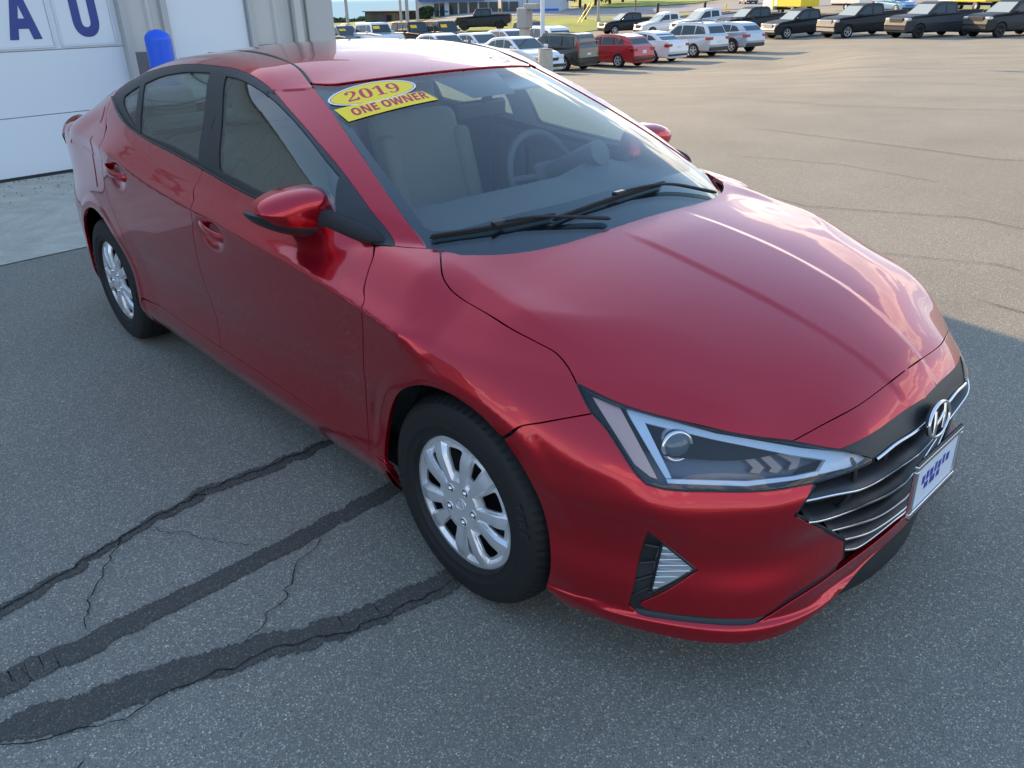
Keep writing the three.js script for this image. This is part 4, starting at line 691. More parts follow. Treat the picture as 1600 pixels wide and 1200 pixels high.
const nosePanel = panel(loop(dens([...K.hoodFront.slice(0, 4), noseMid]), line(noseMid, frameMid), rev(dens([...K.frameTop.slice(0, 4), frameMid])), rev(dens(K.hlTopB))), [0.75, 0.65, 0], { step: 0.013 });
part(car, 'nose_panel', both(nosePanel), M.paint);
// air dam below the lip
{ const pos = [], ix = []; const P = noseBot.slice(0, 7), all = [...rev(P).map(p => [p[0], p[1], -p[2]]), ...P.slice(1)];
  const cur = new THREE.CatmullRomCurve3(all.map(p => V(...p)), false, 'centripetal').getSpacedPoints(60);
  cur.forEach((p, i) => { for (const [o, y] of [[-0.03, p.y + 0.03], [-0.004 - 0.05 * sstep(0.15, 0.7, Math.abs(p.z)), p.y - 0.006], [-0.010 - 0.10 * sstep(0.10, 0.7, Math.abs(p.z)), 0.135], [-0.16, 0.125]]) { const l = Math.hypot(p.x - 1.2, p.z); pos.push(p.x + (p.x - 1.2) / l * o, y, p.z + p.z / l * o); } if (i) for (const k of [0, 1, 2]) { const a = i * 4 + k, b = a - 4; ix.push(b, a, b + 1, a, a + 1, b + 1); } });
  const g = new THREE.BufferGeometry(); g.setAttribute('position', new THREE.Float32BufferAttribute(pos, 3)); g.setAttribute('uv', new THREE.Float32BufferAttribute(new Float32Array(pos.length / 3 * 2), 2)); g.setIndex(ix); g.computeVertexNormals(); part(car, 'air_dam', g, M.satin); }
// black channel between the fog lamps, and the grille behind everything
const channel = panel(loop(dens(K.stripTop), dens(K.fog.slice(0, 2)), dens(K.fog.slice(1, 3)), dens(K.fog.slice(2)), dens([...K.stripBot.slice(0, 8), [2.18, 0.272, 0.35]])), [0.75, 0.1, 0.66], { step: 0.013, off: 0.008, rim: 0, gap: -0.006 });
side('lower_channel', channel, M.satin);
const grilleOut = loop(dens(K.hlTopC), [[2.19, 0.584, 0.32], [2.15, 0.578, 0.44]], dens(K.grilleSide.slice(0, 2)), dens(K.grilleSide.slice(1, 3)), dens(K.grilleSide.slice(2)), [[2.19, 0.285, 0.25], [2.207, 0.278, 0]], line([2.207, 0.278, 0], frameMid), rev(dens([...K.frameTop.slice(0, 4), frameMid])));
const back = part(car, 'grille', both(panel(grilleOut, [1, 0.1, 0.25], { step: 0.02, off: 0.052, rim: 0, gap: -0.012 })), M.black);
const topBand = panel(loop(dens([...K.frameTop.slice(0, 4), frameMid]), line(frameMid, [2.216, 0.598, 0]), dens([[2.216, 0.598, 0], [2.213, 0.597, 0.094], [2.205, 0.597, 0.193], [2.198, 0.590, 0.282]]), rev(dens(K.hlTopC))), [1, 0.3, 0.2], { step: 0.012, off: 0.004, rim: 0.02, gap: 0.0005 });
part(back, 'grille_surround', both(topBand), M.satin);
const edgeStrip = tube(sunk([...dens(K.grilleSide.slice(0, 2)), ...dens(K.grilleSide.slice(1, 3)).slice(1), ...dens(K.grilleSide.slice(2)).slice(1)], 0.004), 0.007, 6, false);
part(back, 'grille_edge', edgeStrip, M.gloss); part(back, 'grille_edge', mirrored(edgeStrip), M.gloss);
M.fin = std([0.030, 0.032, 0.036], 0.40);
const barMid = [[2.216, 0.599, 0], [2.212, 0.483, 0], [2.19, 0.382, 0], [2.2, 0.337, 0], [2.207, 0.306, 0], [2.209, 0.289, 0]];
['bar0', 'bar1', 'bar2', 'bar3', 'bar4', 'bar5'].forEach((k, i) => {
  const half = dens([...K[k].filter(p => p[2] > 0.03), barMid[i]], 0.03).map(p => castBody([p[0] + 0.2, p[1], p[2]], [-1, 0, 0], 0, 0.6, (x, y, z) => bodyField(x, y, z) + (i ? 0.006 : 0.0)) || p);
  const pts = [...half, ...rev(mirrorPts(half)).slice(1)];
  const g = tube(pts, i ? 0.0034 : 0.0046, 8); part(back, 'chrome_bar', g, M.chrome);
  if (!i) return;
  const pos = [], ix = [];                                            // the black fin that carries the bright edge
  pts.forEach((p, j) => { pos.push(p[0] - 0.001, p[1] + 0.003, p[2], p[0] - 0.042, p[1] + 0.026, p[2] * 0.97, p[0] - 0.045, p[1] - 0.002, p[2] * 0.97, p[0] - 0.001, p[1] - 0.006, p[2]); if (j) for (let k2 = 0; k2 < 4; k2++) { const a = j * 4 + k2, b = a - 4, c = j * 4 + (k2 + 1) % 4, d = c - 4; ix.push(b, d, a, a, d, c); } });
  const f = new THREE.BufferGeometry(); f.setAttribute('position', new THREE.Float32BufferAttribute(pos, 3)); f.setAttribute('uv', new THREE.Float32BufferAttribute(new Float32Array(pos.length / 3 * 2), 2)); f.setIndex(ix); f.computeVertexNormals();
  part(back, 'fin', f, M.fin);
});
for (const z of [0.33, 0.15, -0.15, -0.33]) part(back, 'grille_rib', tube([[2.10, 0.60, z], [2.165, 0.585, z * 1.0], [2.17, 0.5, z], [2.14, 0.42, z], [2.145, 0.32, z]], 0.006, 6), M.satin);
// badge
{
  const e = thingPart('badge'); e.position.set(2.231, 0.597, 0); e.rotation.z = 0.18; e.scale.set(1, 0.97, 0.97);
  const ring = []; for (let i = 0; i < 40; i++) { const t = i / 40 * Math.PI * 2; ring.push([0, 0.045 * Math.sin(t), 0.067 * Math.cos(t)]); }
  part(e, 'badge_ring', tube(ring, 0.0052, 8, true, true), M.chrome);
  const bar = (a, b, r) => { const g = tube([a, [0.003, (a[1] + b[1]) / 2, (a[2] + b[2]) / 2], b], r, 8); return g.scale(0.6, 1, 1); };
  part(e, 'badge_letter', join([bar([0, -0.037, 0.038], [0, 0.031, 0.024], 0.0078), bar([0, -0.031, -0.024], [0, 0.037, -0.038], 0.0078), bar([0, -0.011, 0.028], [0, 0.011, -0.028], 0.007)]), M.chrome);
  const s = new THREE.Shape(); s.absellipse(0, 0, 0.067, 0.045, 0, Math.PI * 2);
  const pl = new THREE.ExtrudeGeometry(s, { depth: 0.004, bevelEnabled: false, curveSegments: 30 }); pl.rotateY(Math.PI / 2); pl.translate(-0.010, 0, 0);
  part(e, 'badge_plate', pl, M.satin);
}
function thingPart(name) { const o = new THREE.Group(); o.name = name; car.add(o); return o; }
// head lamps
const hlLoop = loop(dens(K.hlTopA), dens(K.hlTopB), dens(K.hlTopC), dens(K.hlBot), dens(K.hlOutB), dens(K.hlOutA));
const lampDir = [0.5, 0.5, 0.7];
M.bowl = std([0.075, 0.10, 0.14], 0.35); M.guide = std([0.50, 0.60, 0.70], 0.20); M.amber = phys([0.55, 0.33, 0.27], { roughness: 0.15, metalness: 0.3, clearcoat: 1 }); M.reflector = std([0.24, 0.19, 0.18], 0.3, 0.5);
const hlParts = [
  ['lamp_bowl', panel(hlLoop, lampDir, { step: 0.02, off: 0.055, rim: 0, gap: 0.004 }), M.bowl],
  ['lamp_bezel', tube(sunk(dens([...hlLoop, hlLoop[0]], 0.03), 0.003), 0.0026, 6), M.gloss],
  ['lamp_wall', (() => { const a = dens([...hlLoop, hlLoop[0]], 0.02), pos = [], ix = []; a.forEach((p, i) => { const n = bodyNormal(...p); pos.push(...p.map((c, j) => c - n[j] * 0.004), ...p.map((c, j) => c - n[j] * 0.058)); if (i) ix.push(i * 2 - 2, i * 2, i * 2 - 1, i * 2, i * 2 + 1, i * 2 - 1); }); const g = new THREE.BufferGeometry(); g.setAttribute('position', new THREE.Float32BufferAttribute(pos, 3)); g.setAttribute('uv', new THREE.Float32BufferAttribute(new Float32Array(pos.length / 3 * 2), 2)); g.setIndex(ix); g.computeVertexNormals(); return g; })(), M.bowl],
  ['light_guide', join(['drlA', 'drlB', 'drlC'].map(k => panel(loop(dens([...K[k], K[k][0]].slice(0, 2)), ...K[k].slice(1).map((p, i) => line(p, K[k][(i + 2) % K[k].length]))), lampDir, { step: 0.012, off: 0.022, rim: 0.014, gap: 0 }))), M.guide],
  ['side_reflector', panel(loop(...K.amber.map((p, i) => line(p, K.amber[(i + 1) % K.amber.length]))), lampDir, { step: 0.012, off: 0.024, rim: 0.02, gap: 0 }), M.amber],
  ['turn_reflector', join(['turnA', 'turnB', 'turnC'].map(k => panel(loop(...K[k].map((p, i) => line(p, K[k][(i + 1) % K[k].length]))), lampDir, { step: 0.01, off: 0.034, rim: 0.018, gap: 0 }))), M.reflector],
];
const prj = K.projector[0], pn = unit([0.82, 0.18, 0.5]);
const aim = (g) => g.applyQuaternion(new THREE.Quaternion().setFromUnitVectors(V(0, 0, 1), V(...pn))).translate(prj[0], prj[1] , prj[2]);
hlParts.push(['projector_ring', aim(join([new THREE.TorusGeometry(0.033, 0.006, 10, 32), new THREE.CylinderGeometry(0.036, 0.044, 0.03, 28, 1, true).rotateX(Math.PI / 2).translate(0, 0, -0.016)])), M.chrome]);
hlParts.push(['projector_lens', aim(new THREE.SphereGeometry(0.030, 24, 12, 0, Math.PI * 2, 0, Math.PI / 2).rotateX(Math.PI / 2).scale(1, 1, 0.55)), phys([0.06, 0.08, 0.10], { roughness: 0.03, clearcoat: 1 })]);
const lensGeo = panel(hlLoop, lampDir, { step: 0.016, off: 0.0005, rim: 0, gap: 0.003 });
for (const m of [0, 1]) { const h = part(car, 'headlamp', m ? mirrored(lensGeo) : lensGeo, M.lens); for (const [n, g, mat] of hlParts) part(h, n, m ? mirrored(g) : g, mat); }
// fog lamps: clear triangle with ribs beside a dark grille of slats
const fogLoop = loop(line(K.fogLamp[0], K.fogLamp[1]), line(K.fogLamp[1], K.fogLamp[2]), line(K.fogLamp[2], K.fogLamp[0]));
const fogBack = panel(fogLoop, [0.75, 0.1, 0.66], { step: 0.01, off: 0.004, rim: 0.01, gap: 0 });
const fogRibs = []; for (let i = 1; i < 9; i++) { const t = i / 9, a = K.fogLamp[0].map((c, j) => c + (K.fogLamp[2][j] - c) * t), far = t < 0.52 ? K.fogLamp[0].map((c, j) => c + (K.fogLamp[1][j] - c) * t / 0.52) : K.fogLamp[1].map((c, j) => c + (K.fogLamp[2][j] - c) * (t - 0.52) / 0.48); fogRibs.push(tube(sunk([a, a.map((c, j) => (c + far[j]) / 2), far], 0.003), 0.0020, 5)); }
const fogRim = tube(sunk([...K.fogLamp, K.fogLamp[0]].flatMap((p, i, a) => i ? line(a[i - 1], p, 0.02) : []), 0.003), 0.0042, 6, false);
const slats = []; for (const t of [0.18, 0.42, 0.66, 0.88]) { const a = K.fog[2].map((c, j) => c + (K.fog[3][j] - c) * t), b = K.fogLamp[0].map((c, j) => c + (K.fogLamp[2][j] - c) * clamp(t * 1.1 - 0.08, 0, 1)); slats.push(tube(sunk([a, b], 0.006), 0.004, 6, false)); }
for (const m of [0, 1]) { const f = part(car, 'fog_lamp', m ? mirrored(fogBack) : fogBack, std([0.72, 0.74, 0.76], 0.12, 0.85)); for (const [n, g, mat] of [['lens_rib', join(fogRibs), std([0.75, 0.78, 0.8], 0.1, 0.6)], ['lamp_rim', fogRim, M.gloss], ['slat', join(slats), M.satin]]) part(f, n, m ? mirrored(g) : g, mat); }
// number plate of the dealer, in a bright frame
{
  const p = thingPart('number_plate'); p.position.set(2.250, 0.452, 0); p.rotation.z = 0.04;
  const W = 384, H = 192, cv = document.createElement('canvas'); cv.width = W; cv.height = H; const c = cv.getContext('2d');
  c.fillStyle = '#dfe6ee'; c.fillRect(0, 0, W, H); c.fillStyle = '#2a2f9c';
  for (const [x, y, w, h] of [[60, 58, 30, 44], [98, 50, 26, 46], [132, 56, 34, 42], [176, 46, 24, 50], [208, 54, 32, 44], [250, 44, 26, 50], [286, 54, 34, 42], [90, 104, 40, 34], [142, 102, 52, 38], [206, 104, 34, 34]]) c.fillRect(x, y, w, h);
  const tx = new THREE.CanvasTexture(cv); tx.colorSpace = THREE.SRGBColorSpace;
  part(p, 'plate', box(0.004, 0.14, 0.28), std(0xdfe6ee, 0.35));
  part(p, 'plate_print', new THREE.PlaneGeometry(0.262, 0.112).rotateY(Math.PI / 2).translate(0.0035, 0, 0), new THREE.MeshStandardMaterial({ map: tx, roughness: 0.35 }));
  const fr = []; for (const s of [-1, 1]) { fr.push(box(0.012, 0.015, 0.296, 0.003, s * 0.069, 0, 0.003)); fr.push(box(0.012, 0.122, 0.012, 0.003, 0, s * 0.142, 0.003)); }
  part(p, 'plate_frame', join(fr), M.chrome);
  const beads = []; for (let i = 0; i < 24; i++) for (const s of [-1, 1]) beads.push(new THREE.SphereGeometry(0.0055, 8, 6).translate(0.004, s * 0.079, -0.14 + i * 0.0122)); part(p, 'frame_beading', join(beads), std([0.10, 0.10, 0.10], 0.35, 0.5));
}
// ---------------------------------------------------------------- wheels
function ringMesh(profile, seg, shape) {                  // profile of [r, z]; shape(r, z, angle) -> [r, z]
  const pos = [], uv = [], ix = [], n = profile.length;
  for (let i = 0; i <= seg; i++) for (let j = 0; j < n; j++) { const a = i / seg * Math.PI * 2, [r, z] = shape ? shape(profile[j][0], profile[j][1], i, j) : profile[j]; pos.push(r * Math.cos(a), r * Math.sin(a), z); uv.push(i / seg * 2, j / n * 0.4); if (i && j) { const q = i * n + j; ix.push(q - n - 1, q - 1, q, q - n - 1, q, q - n); } }
  const g = new THREE.BufferGeometry(); g.setAttribute('position', new THREE.Float32BufferAttribute(pos, 3)); g.setAttribute('uv', new THREE.Float32BufferAttribute(uv, 2)); g.setIndex(ix); g.computeVertexNormals(); return g;
}
const wheelGeo = (() => {
  const tyreProfile = [[0.196, -0.165], [0.215, -0.185], [0.255, -0.192], [0.290, -0.182], [0.309, -0.168], [0.314, -0.150], [0.3155, -0.132], [0.3155, -0.128], [0.3085, -0.127], [0.3085, -0.120], [0.316, -0.119], [0.317, -0.100], [0.3095, -0.099], [0.3095, -0.090], [0.317, -0.089], [0.3175, -0.078], [0.317, -0.067], [0.3095, -0.066], [0.3095, -0.057], [0.317, -0.056], [0.316, -0.037], [0.3085, -0.036], [0.3085, -0.029], [0.3150, -0.028], [0.3125, -0.016], [0.3085, -0.005], [0.302, 0.006], [0.2965, 0.0115], [0.295, 0.0120], [0.287, 0.0175], [0.285, 0.0185], [0.272, 0.0235], [0.255, 0.0250], [0.240, 0.0245], [0.2385, 0.0262], [0.2345, 0.0262], [0.233, 0.0240], [0.222, 0.0215], [0.2105, 0.020], [0.209, 0.021], [0.2045, 0.014], [0.200, 0.004], [0.196, -0.006]];
  const tyre = ringMesh(tyreProfile, 216, (r, z, i, j) => {                    // sipes across the shoulders and fine ones across the ribs
    const edge = r > 0.29 && (z > -0.029 && z < 0.009) || r > 0.29 && (z < -0.127 && z > -0.17), rib = z > -0.12 && z < -0.036 && r > 0.312;
    return [r - (edge && i % 3 === 0 ? 0.0055 : 0) - (rib && (i + (z > -0.078 ? 1 : 0)) % 3 === 0 ? 0.0035 : 0), z];
  });
  // sunken pockets between ten flat spokes
  const P = (r, a, z) => [r * Math.cos(a), r * Math.sin(a), z];
  const crown = r => 0.004 + 0.014 * sstep(0.205, 0.14, r) - 0.004 * sstep(0.10, 0.04, r);
  const pos = [], ix = []; const add = p => { pos.push(...p); return pos.length / 3 - 1; }, quad = (a, b, c, d) => ix.push(a, b, c, a, c, d);
  const ri = 0.072, ro = 0.187, N = 56;
  const halfBig = r => 0.232 + 0.045 * (r - ri) / (ro - ri), halfSmall = r => 0.105 + 0.055 * (r - ri) / (ro - ri);
  for (let k = 0; k < 5; k++) for (const big of [1, 0]) {
    const c = k * Math.PI * 0.4 + (big ? 0 : Math.PI * 0.2), hw = big ? halfBig : halfSmall;
    const ringAt = (shrinkA, r0, r1, shift, smoothN) => {
      let o = []; const q = N / 4;
      for (let i = 0; i < q; i++) { const t = i / q; o.push([r0 + (r1 - r0) * t, c + shift + hw(r0 + (r1 - r0) * t) * shrinkA]); }
      for (let i = 0; i < q; i++) { const t = i / q; o.push([r1, c + shift + hw(r1) * shrinkA * (1 - 2 * t)]); }
      for (let i = 0; i < q; i++) { const t = i / q; o.push([r1 + (r0 - r1) * t, c + shift - hw(r1 + (r0 - r1) * t) * shrinkA]); }
      for (let i = 0; i < q; i++) { const t = i / q; o.push([r0, c + shift - hw(r0) * shrinkA * (1 - 2 * t)]); }
      for (let s = 0; s < smoothN; s++) o = o.map((p, i) => { const a = o[(i + N - 1) % N], b = o[(i + 1) % N]; return [(a[0] + 2 * p[0] + b[0]) / 4, (a[1] + 2 * p[1] + b[1]) / 4]; });
      return o;
    };
    const outer = ringAt(1, ri, ro, 0, 0), lip = ringAt(0.95, ri + 0.003, ro - 0.003, 0, 1), hole = ringAt(big ? 0.70 : 0.66, big ? 0.098 : 0.108, big ? 0.168 : 0.166, big ? -0.03 : 0.015, big ? 4 : 3);
    const rows = [outer.map(p => P(p[0], p[1], crown(p[0]))), lip.map(p => P(p[0], p[1], crown(p[0]) - 0.003)), lip.map((p, i) => { const h = hole[i]; return P(p[0] + (h[0] - p[0]) * 0.5, p[1] + (h[1] - p[1]) * 0.5, crown(p[0]) - 0.009); }), hole.map(p => P(p[0], p[1], crown(p[0]) - 0.011)), hole.map(p => P(p[0], p[1], crown(p[0]) - 0.017))];
    const id = rows.map(r => r.map(add));
    for (let a = 0; a + 1 < id.length; a++) for (let i = 0; i < N; i++) { const j = (i + 1) % N; quad(id[a][i], id[a + 1][i], id[a + 1][j], id[a][j]); }
  }
  for (let k = 0; k < 10; k++) {                                       // spoke faces
    const big0 = k % 2 === 0, c0 = k * Math.PI * 0.2, c1 = c0 + Math.PI * 0.2, R = 10; let prev = null;
    for (let i = 0; i <= R; i++) { const r = ri + (ro - ri) * i / R, a0 = c0 + (big0 ? halfBig(r) : halfSmall(r)), a1 = c1 - (big0 ? halfSmall(r) : halfBig(r)), row = [0, 0.25, 0.5, 0.75, 1].map(t => add(P(r, a0 + (a1 - a0) * t, crown(r) + 0.001 * Math.sin(t * Math.PI)))); if (prev) for (let j = 0; j < 4; j++) quad(prev[j], row[j], row[j + 1], prev[j + 1]); prev = row; }
  }
  let g = new THREE.BufferGeometry(); g.setAttribute('position', new THREE.Float32BufferAttribute(pos, 3)); g.setIndex(ix); g.computeVertexNormals();
  g.setAttribute('uv', new THREE.Float32BufferAttribute(new Float32Array(pos.length / 3 * 2), 2));
  const outerRing = ringMesh([[0.187, crown(0.187)], [0.190, crown(0.19) + 0.001], [0.199, crown(0.199) + 0.001], [0.2035, 0.003], [0.2055, -0.002], [0.204, -0.010], [0.196, -0.012]].reverse(), 96);
  const hub = ringMesh([[0.0001, crown(0.03)], [0.03, crown(0.03)], [0.05, crown(0.05)], [0.0722, crown(0.072)]].reverse(), 64);
  const cover = toCreasedNormals(join([g, outerRing, hub]), 0.45);
  const lugs = [], nuts = [];
  for (let k = 0; k < 5; k++) { const a = k * Math.PI * 0.4 + Math.PI * 0.2; lugs.push([0.0545 * Math.cos(a), 0.0545 * Math.sin(a)]); }
  const z0 = crown(0.05);
  const lugRing = new THREE.TorusGeometry(0.0128, 0.0022, 8, 24).translate(0, 0, z0 + 0.0006), well = new THREE.CircleGeometry(0.0122, 20).translate(0, 0, z0 + 0.0012), nut = new THREE.SphereGeometry(0.0078, 14, 8, 0, Math.PI * 2, 0, Math.PI / 2).rotateX(Math.PI / 2).translate(0, 0, z0 + 0.0013);
  const hring = []; for (let i = 0; i < 30; i++) { const t = i / 30 * Math.PI * 2; hring.push([0.024 * Math.cos(t), 0.0165 * Math.sin(t), z0]); }
  const logo = join([tube(hring, 0.0018, 6, true, true), tube([[-0.0125, -0.012, z0], [-0.006, 0.012, z0]], 0.0024, 6, false), tube([[0.006, -0.012, z0], [0.0125, 0.012, z0]], 0.0024, 6, false), tube([[-0.009, -0.002, z0], [0.009, 0.002, z0]], 0.002, 6, false)]);
  const dish = ringMesh([[0.198, -0.006], [0.192, -0.02], [0.186, -0.05], [0.184, -0.15], [0.196, -0.165]], 48);
  const steelDisc = ringMesh([[0.02, -0.060], [0.07, -0.058], [0.09, -0.066], [0.13, -0.07], [0.165, -0.062], [0.185, -0.07]], 48);
  const brake = join([ringMesh([[0.06, -0.085], [0.134, -0.085], [0.134, -0.105], [0.06, -0.105]], 48), ringMesh([[0.03, -0.076], [0.066, -0.078], [0.066, -0.085]], 40)]);
  const caliper = box(0.085, 0.15, 0.06, -0.115, 0.03, -0.085, 0.012);
  const text = (str, a0, dir) => { const out = []; let a = a0; for (const ch of str) { const t = new TextGeometry(ch, { font, size: 0.026, depth: 0.0014, curveSegments: 3 }); t.computeBoundingBox(); const w = t.boundingBox.max.x - t.boundingBox.min.x; t.translate(-t.boundingBox.min.x - w / 2, -0.013, 0); t.rotateZ(-Math.PI / 2); t.translate(0.2675, 0, 0.0240); t.rotateZ(a); out.push(t); a -= (w + 0.009) / 0.2675 * 1; } return join(out); };
  const letters = [text('TIRE', 2.95), text('TIRE', -0.05)];
  return { tyre, cover, lugRing, well, nut, lugs, logo, dish, steelDisc, brake, caliper, letters };
})();
M.letters = std([0.022, 0.022, 0.023], 0.6);
const wheelRot = { fr: 0.50, rr: 0.15 };
function wheel(x, zs, spin, steer = 0) {
  const w = new THREE.Group(); w.name = 'wheel'; w.position.set(x, 0.3155, zs * 0.845); w.rotation.set(0, zs > 0 ? steer : Math.PI + steer, 0); car.add(w);
  const p = (n, g, m) => { const q = part(w, n, g, m); q.rotation.z = spin; return q; };
  part(w, 'tyre', wheelGeo.tyre, M.rubber); p('wheel_cover', wheelGeo.cover, M.silver); wheelGeo.letters.forEach(l => p('tyre_lettering', l, M.letters));
  part(w, 'wheel_rim', join([wheelGeo.dish, wheelGeo.steelDisc]), M.rim); part(w, 'brake_disc', wheelGeo.brake, M.steel); part(w, 'brake_caliper', wheelGeo.caliper, M.rim);
  for (const [a, b] of wheelGeo.lugs) for (const [n, g, m] of [['lug_ring', wheelGeo.lugRing, M.silver], ['lug_well', wheelGeo.well, M.satin], ['lug_nut', wheelGeo.nut, M.chrome]]) { const c = Math.cos(spin), s = Math.sin(spin), q = part(w, n, g, m); q.position.set(a * c - b * s, a * s + b * c, 0); }
  p('cover_emblem', wheelGeo.logo, M.silver);
  return w;
}
for (const s of [1, -1]) { wheel(1.35, s, wheelRot.fr); wheel(-1.35, s, wheelRot.rr); }
// wheel wells and underside
for (const [x, r] of [[1.373, 0.352], [-1.335, 0.365]]) for (const s of [1, -1]) {
  const pos = [], ix = [], prof = [[0.02, 0.545], [r, 0.545], [r, 0.795]], n = 40;
  for (let i = 0; i <= n; i++) { const a = (-18 + 216 * i / n) * Math.PI / 180; prof.forEach(([q, z], k) => { pos.push(x + q * Math.cos(a), 0.33 + q * Math.sin(a), s * z); if (i && k) { const t = i * 3 + k; ix.push(t - 4, t - 3, t, t - 4, t, t - 1); } }); }
  const g = new THREE.BufferGeometry(); g.setAttribute('position', new THREE.Float32BufferAttribute(pos, 3)); g.setAttribute('uv', new THREE.Float32BufferAttribute(new Float32Array(pos.length / 3 * 2), 2)); g.setIndex(ix); g.computeVertexNormals(); part(car, 'wheel_liner', g, M.black);
}
part(car, 'underbody', join([box(1.9, 0.10, 1.5, 0.02, 0.23, 0), box(4.2, 0.09, 1.08, -0.05, 0.27, 0), box(0.5, 0.3, 1.1, 1.85, 0.38, 0), box(0.9, 0.4, 1.08, 1.45, 0.52, 0), box(0.5, 0.35, 1.3, -1.95, 0.42, 0)]), M.black);
// dark bay under the bonnet, so that seams read as gaps
{ const bay = panel(loop([[1.15, 0, 0.64]], dens(K.seam.slice(1, 8).map(([x, y, z]) => [x, y, z + 0.03])), dens([[1.70, 0.7, 0.80], [1.9, 0.7, 0.70], [2.06, 0.66, 0.47], [2.12, 0.7, 0.2], [2.135, 0.7, 0]]), [[1.22, 0, 0]]), [0, 1, 0], { step: 0.04, off: 0.03, rim: 0, gap: 0 }); part(car, 'engine_bay_tray', both(bay), M.black); }
for (const s of [1, -1]) part(car, 'inner_wing', box(0.75, 0.42, 0.012, 1.22, 0.62, s * 0.60), M.black);
// ---------------------------------------------------------------- door mirrors
function mirrorShell(outline, cx, cy, x0, depth, power = 2.2) {        // outline of [z, y], bulging forward
  const c = new THREE.CatmullRomCurve3(outline.map(([z, y]) => V(z, y, 0)), true, 'centripetal').getSpacedPoints(64), pos = [], ix = [], R = 10;
  c.forEach((p, i) => { for (let j = 0; j <= R; j++) { const t = Math.sin(j / R * Math.PI / 2); pos.push(x0 + depth * Math.pow(Math.max(0, 1 - Math.pow(t, power)), 0.5), cy + (p.y - cy) * t, cx + (p.x - cx) * t); if (i && j) { const a = i * (R + 1) + j; ix.push(a, a - 1, a - R - 2, a, a - R - 2, a - R - 1); } } });
  const n = c.length, b = pos.length / 3; c.forEach((p, i) => { pos.push(x0 - 0.03, p.y, p.x); if (i) { const a = i * (R + 1) + R; ix.push(a, a - R - 1, b + i, a - R - 1, b + i - 1, b + i); } });
  const g = new THREE.BufferGeometry(); g.setAttribute('position', new THREE.Float32BufferAttribute(pos, 3)); g.setIndex(ix); g.computeVertexNormals(); g.setAttribute('uv', new THREE.Float32BufferAttribute(new Float32Array(pos.length / 3 * 2), 2)); return g;
}
{
  const cap = mirrorShell([[1.083, 1.083], [1.068, 1.105], [1.022, 1.126], [0.945, 1.136], [0.872, 1.128], [0.836, 1.105], [0.815, 1.060], [0.802, 1.012], [0.806, 0.992], [0.85, 0.990], [0.93, 0.999], [1.01, 1.021], [1.062, 1.050]], 0.94, 1.066, 0.775, 0.084, 4.0);
  const shell = mirrorShell([[1.096, 1.080], [1.05, 1.082], [0.95, 1.07], [0.83, 1.05], [0.790, 1.01], [0.788, 0.966], [0.83, 0.965], [0.92, 0.980], [1.01, 1.010], [1.07, 1.046]], 0.93, 1.02, 0.765, 0.088, 2.4);
  const arm = rod([[0.58, 0.965, 0.83], [0.64, 0.972, 0.805], [0.70, 0.977, 0.79], [0.78, 0.975, 0.782], [0.86, 0.965, 0.768], [0.92, 0.950, 0.742]], t => Object.assign([0.030 - 0.008 * t, 0.044 - 0.022 * t], { cap: 0.12 }), 18);
  const gl = new THREE.CircleGeometry(0.5, 40).scale(0.20, 0.115, 1).rotateY(-Math.PI / 2).translate(0.744, 1.066, 0.955);
  for (const m of [0, 1]) { const sh = g => g.translate(m ? 0 : -0.17, m ? 0 : -0.062, m ? 0 : -0.105), f = g => m ? mirrored(g) : g, b = part(car, 'door_mirror', f(sh(shell)), M.satin); sh(cap); sh(gl); part(b, 'mirror_cap', f(cap), M.paint); part(b, 'mirror_arm', f(arm), M.matt); part(b, 'mirror_glass', f(gl), M.chrome); }
}
// door handles
const handleGeo = pts => { const a = dens(pts, 0.01).map((p, i, l) => { const t = i / (l.length - 1), o = 0.030 * Math.pow(Math.sin(Math.PI * clamp(t, 0.0, 1)), 0.5) - 0.012; return [p[0], p[1], 0.893 + o]; }); return rod(a, t => Object.assign([0.0075, 0.0135 + 0.003 * t], { cap: 0.06 }), 14, 0.008); };
const hF = handleGeo([[-0.035, 0.868, 0.9], [0.03, 0.858, 0.9], [0.11, 0.846, 0.9], [0.195, 0.838, 0.9]]), hR = handleGeo([[-0.975, 0.940, 0.9], [-0.90, 0.931, 0.9], [-0.82, 0.922, 0.9], [-0.735, 0.917, 0.9]]);
frontDoors.forEach((d, i) => part(d, 'door_handle', i ? mirrored(hF) : hF, M.paint)); rearDoors.forEach((d, i) => part(d, 'door_handle', i ? mirrored(hR) : hR, M.paint));
// wipers
function wiper(tip, mid, root, pivot) {
  const lift = (p, h) => [p[0], screenHeight(p[0], p[2]) + h, p[2]], bl = dens([tip, mid, root].map(p => lift(p, 0.005)), 0.03);
  const w = part(car, 'wiper', rod(bl, t => [0.004, 0.0065], 8), M.rubber);
  part(w, 'wiper_spoiler', rod(bl.map(p => [p[0] + 0.006, p[1] + 0.008, p[2]]), t => [0.006, 0.004], 8), M.matt);
  part(w, 'wiper_arm', rod([lift(mid, 0.020), lift([(mid[0] + root[0]) / 2 + 0.012, 0, (mid[2] + root[2]) / 2], 0.022), lift([root[0] + 0.026, 0, root[2]], 0.020), lift(pivot, 0.014)], t => [0.005 + 0.006 * t, 0.0035 + 0.003 * t], 8), M.matt);
  part(w, 'blade_clip', box(0.022, 0.016, 0.05, ...lift(mid, 0.017), 0.005), M.gloss);
}
wiper([1.022, 0, 0.665], [1.115, 0, 0.48], [1.165, 0, 0.30], [1.25, 0, 0.14]);
wiper([1.175, 0, 0.325], [1.178, 0, 0.02], [1.16, 0, -0.24], [1.225, 0, -0.47]);
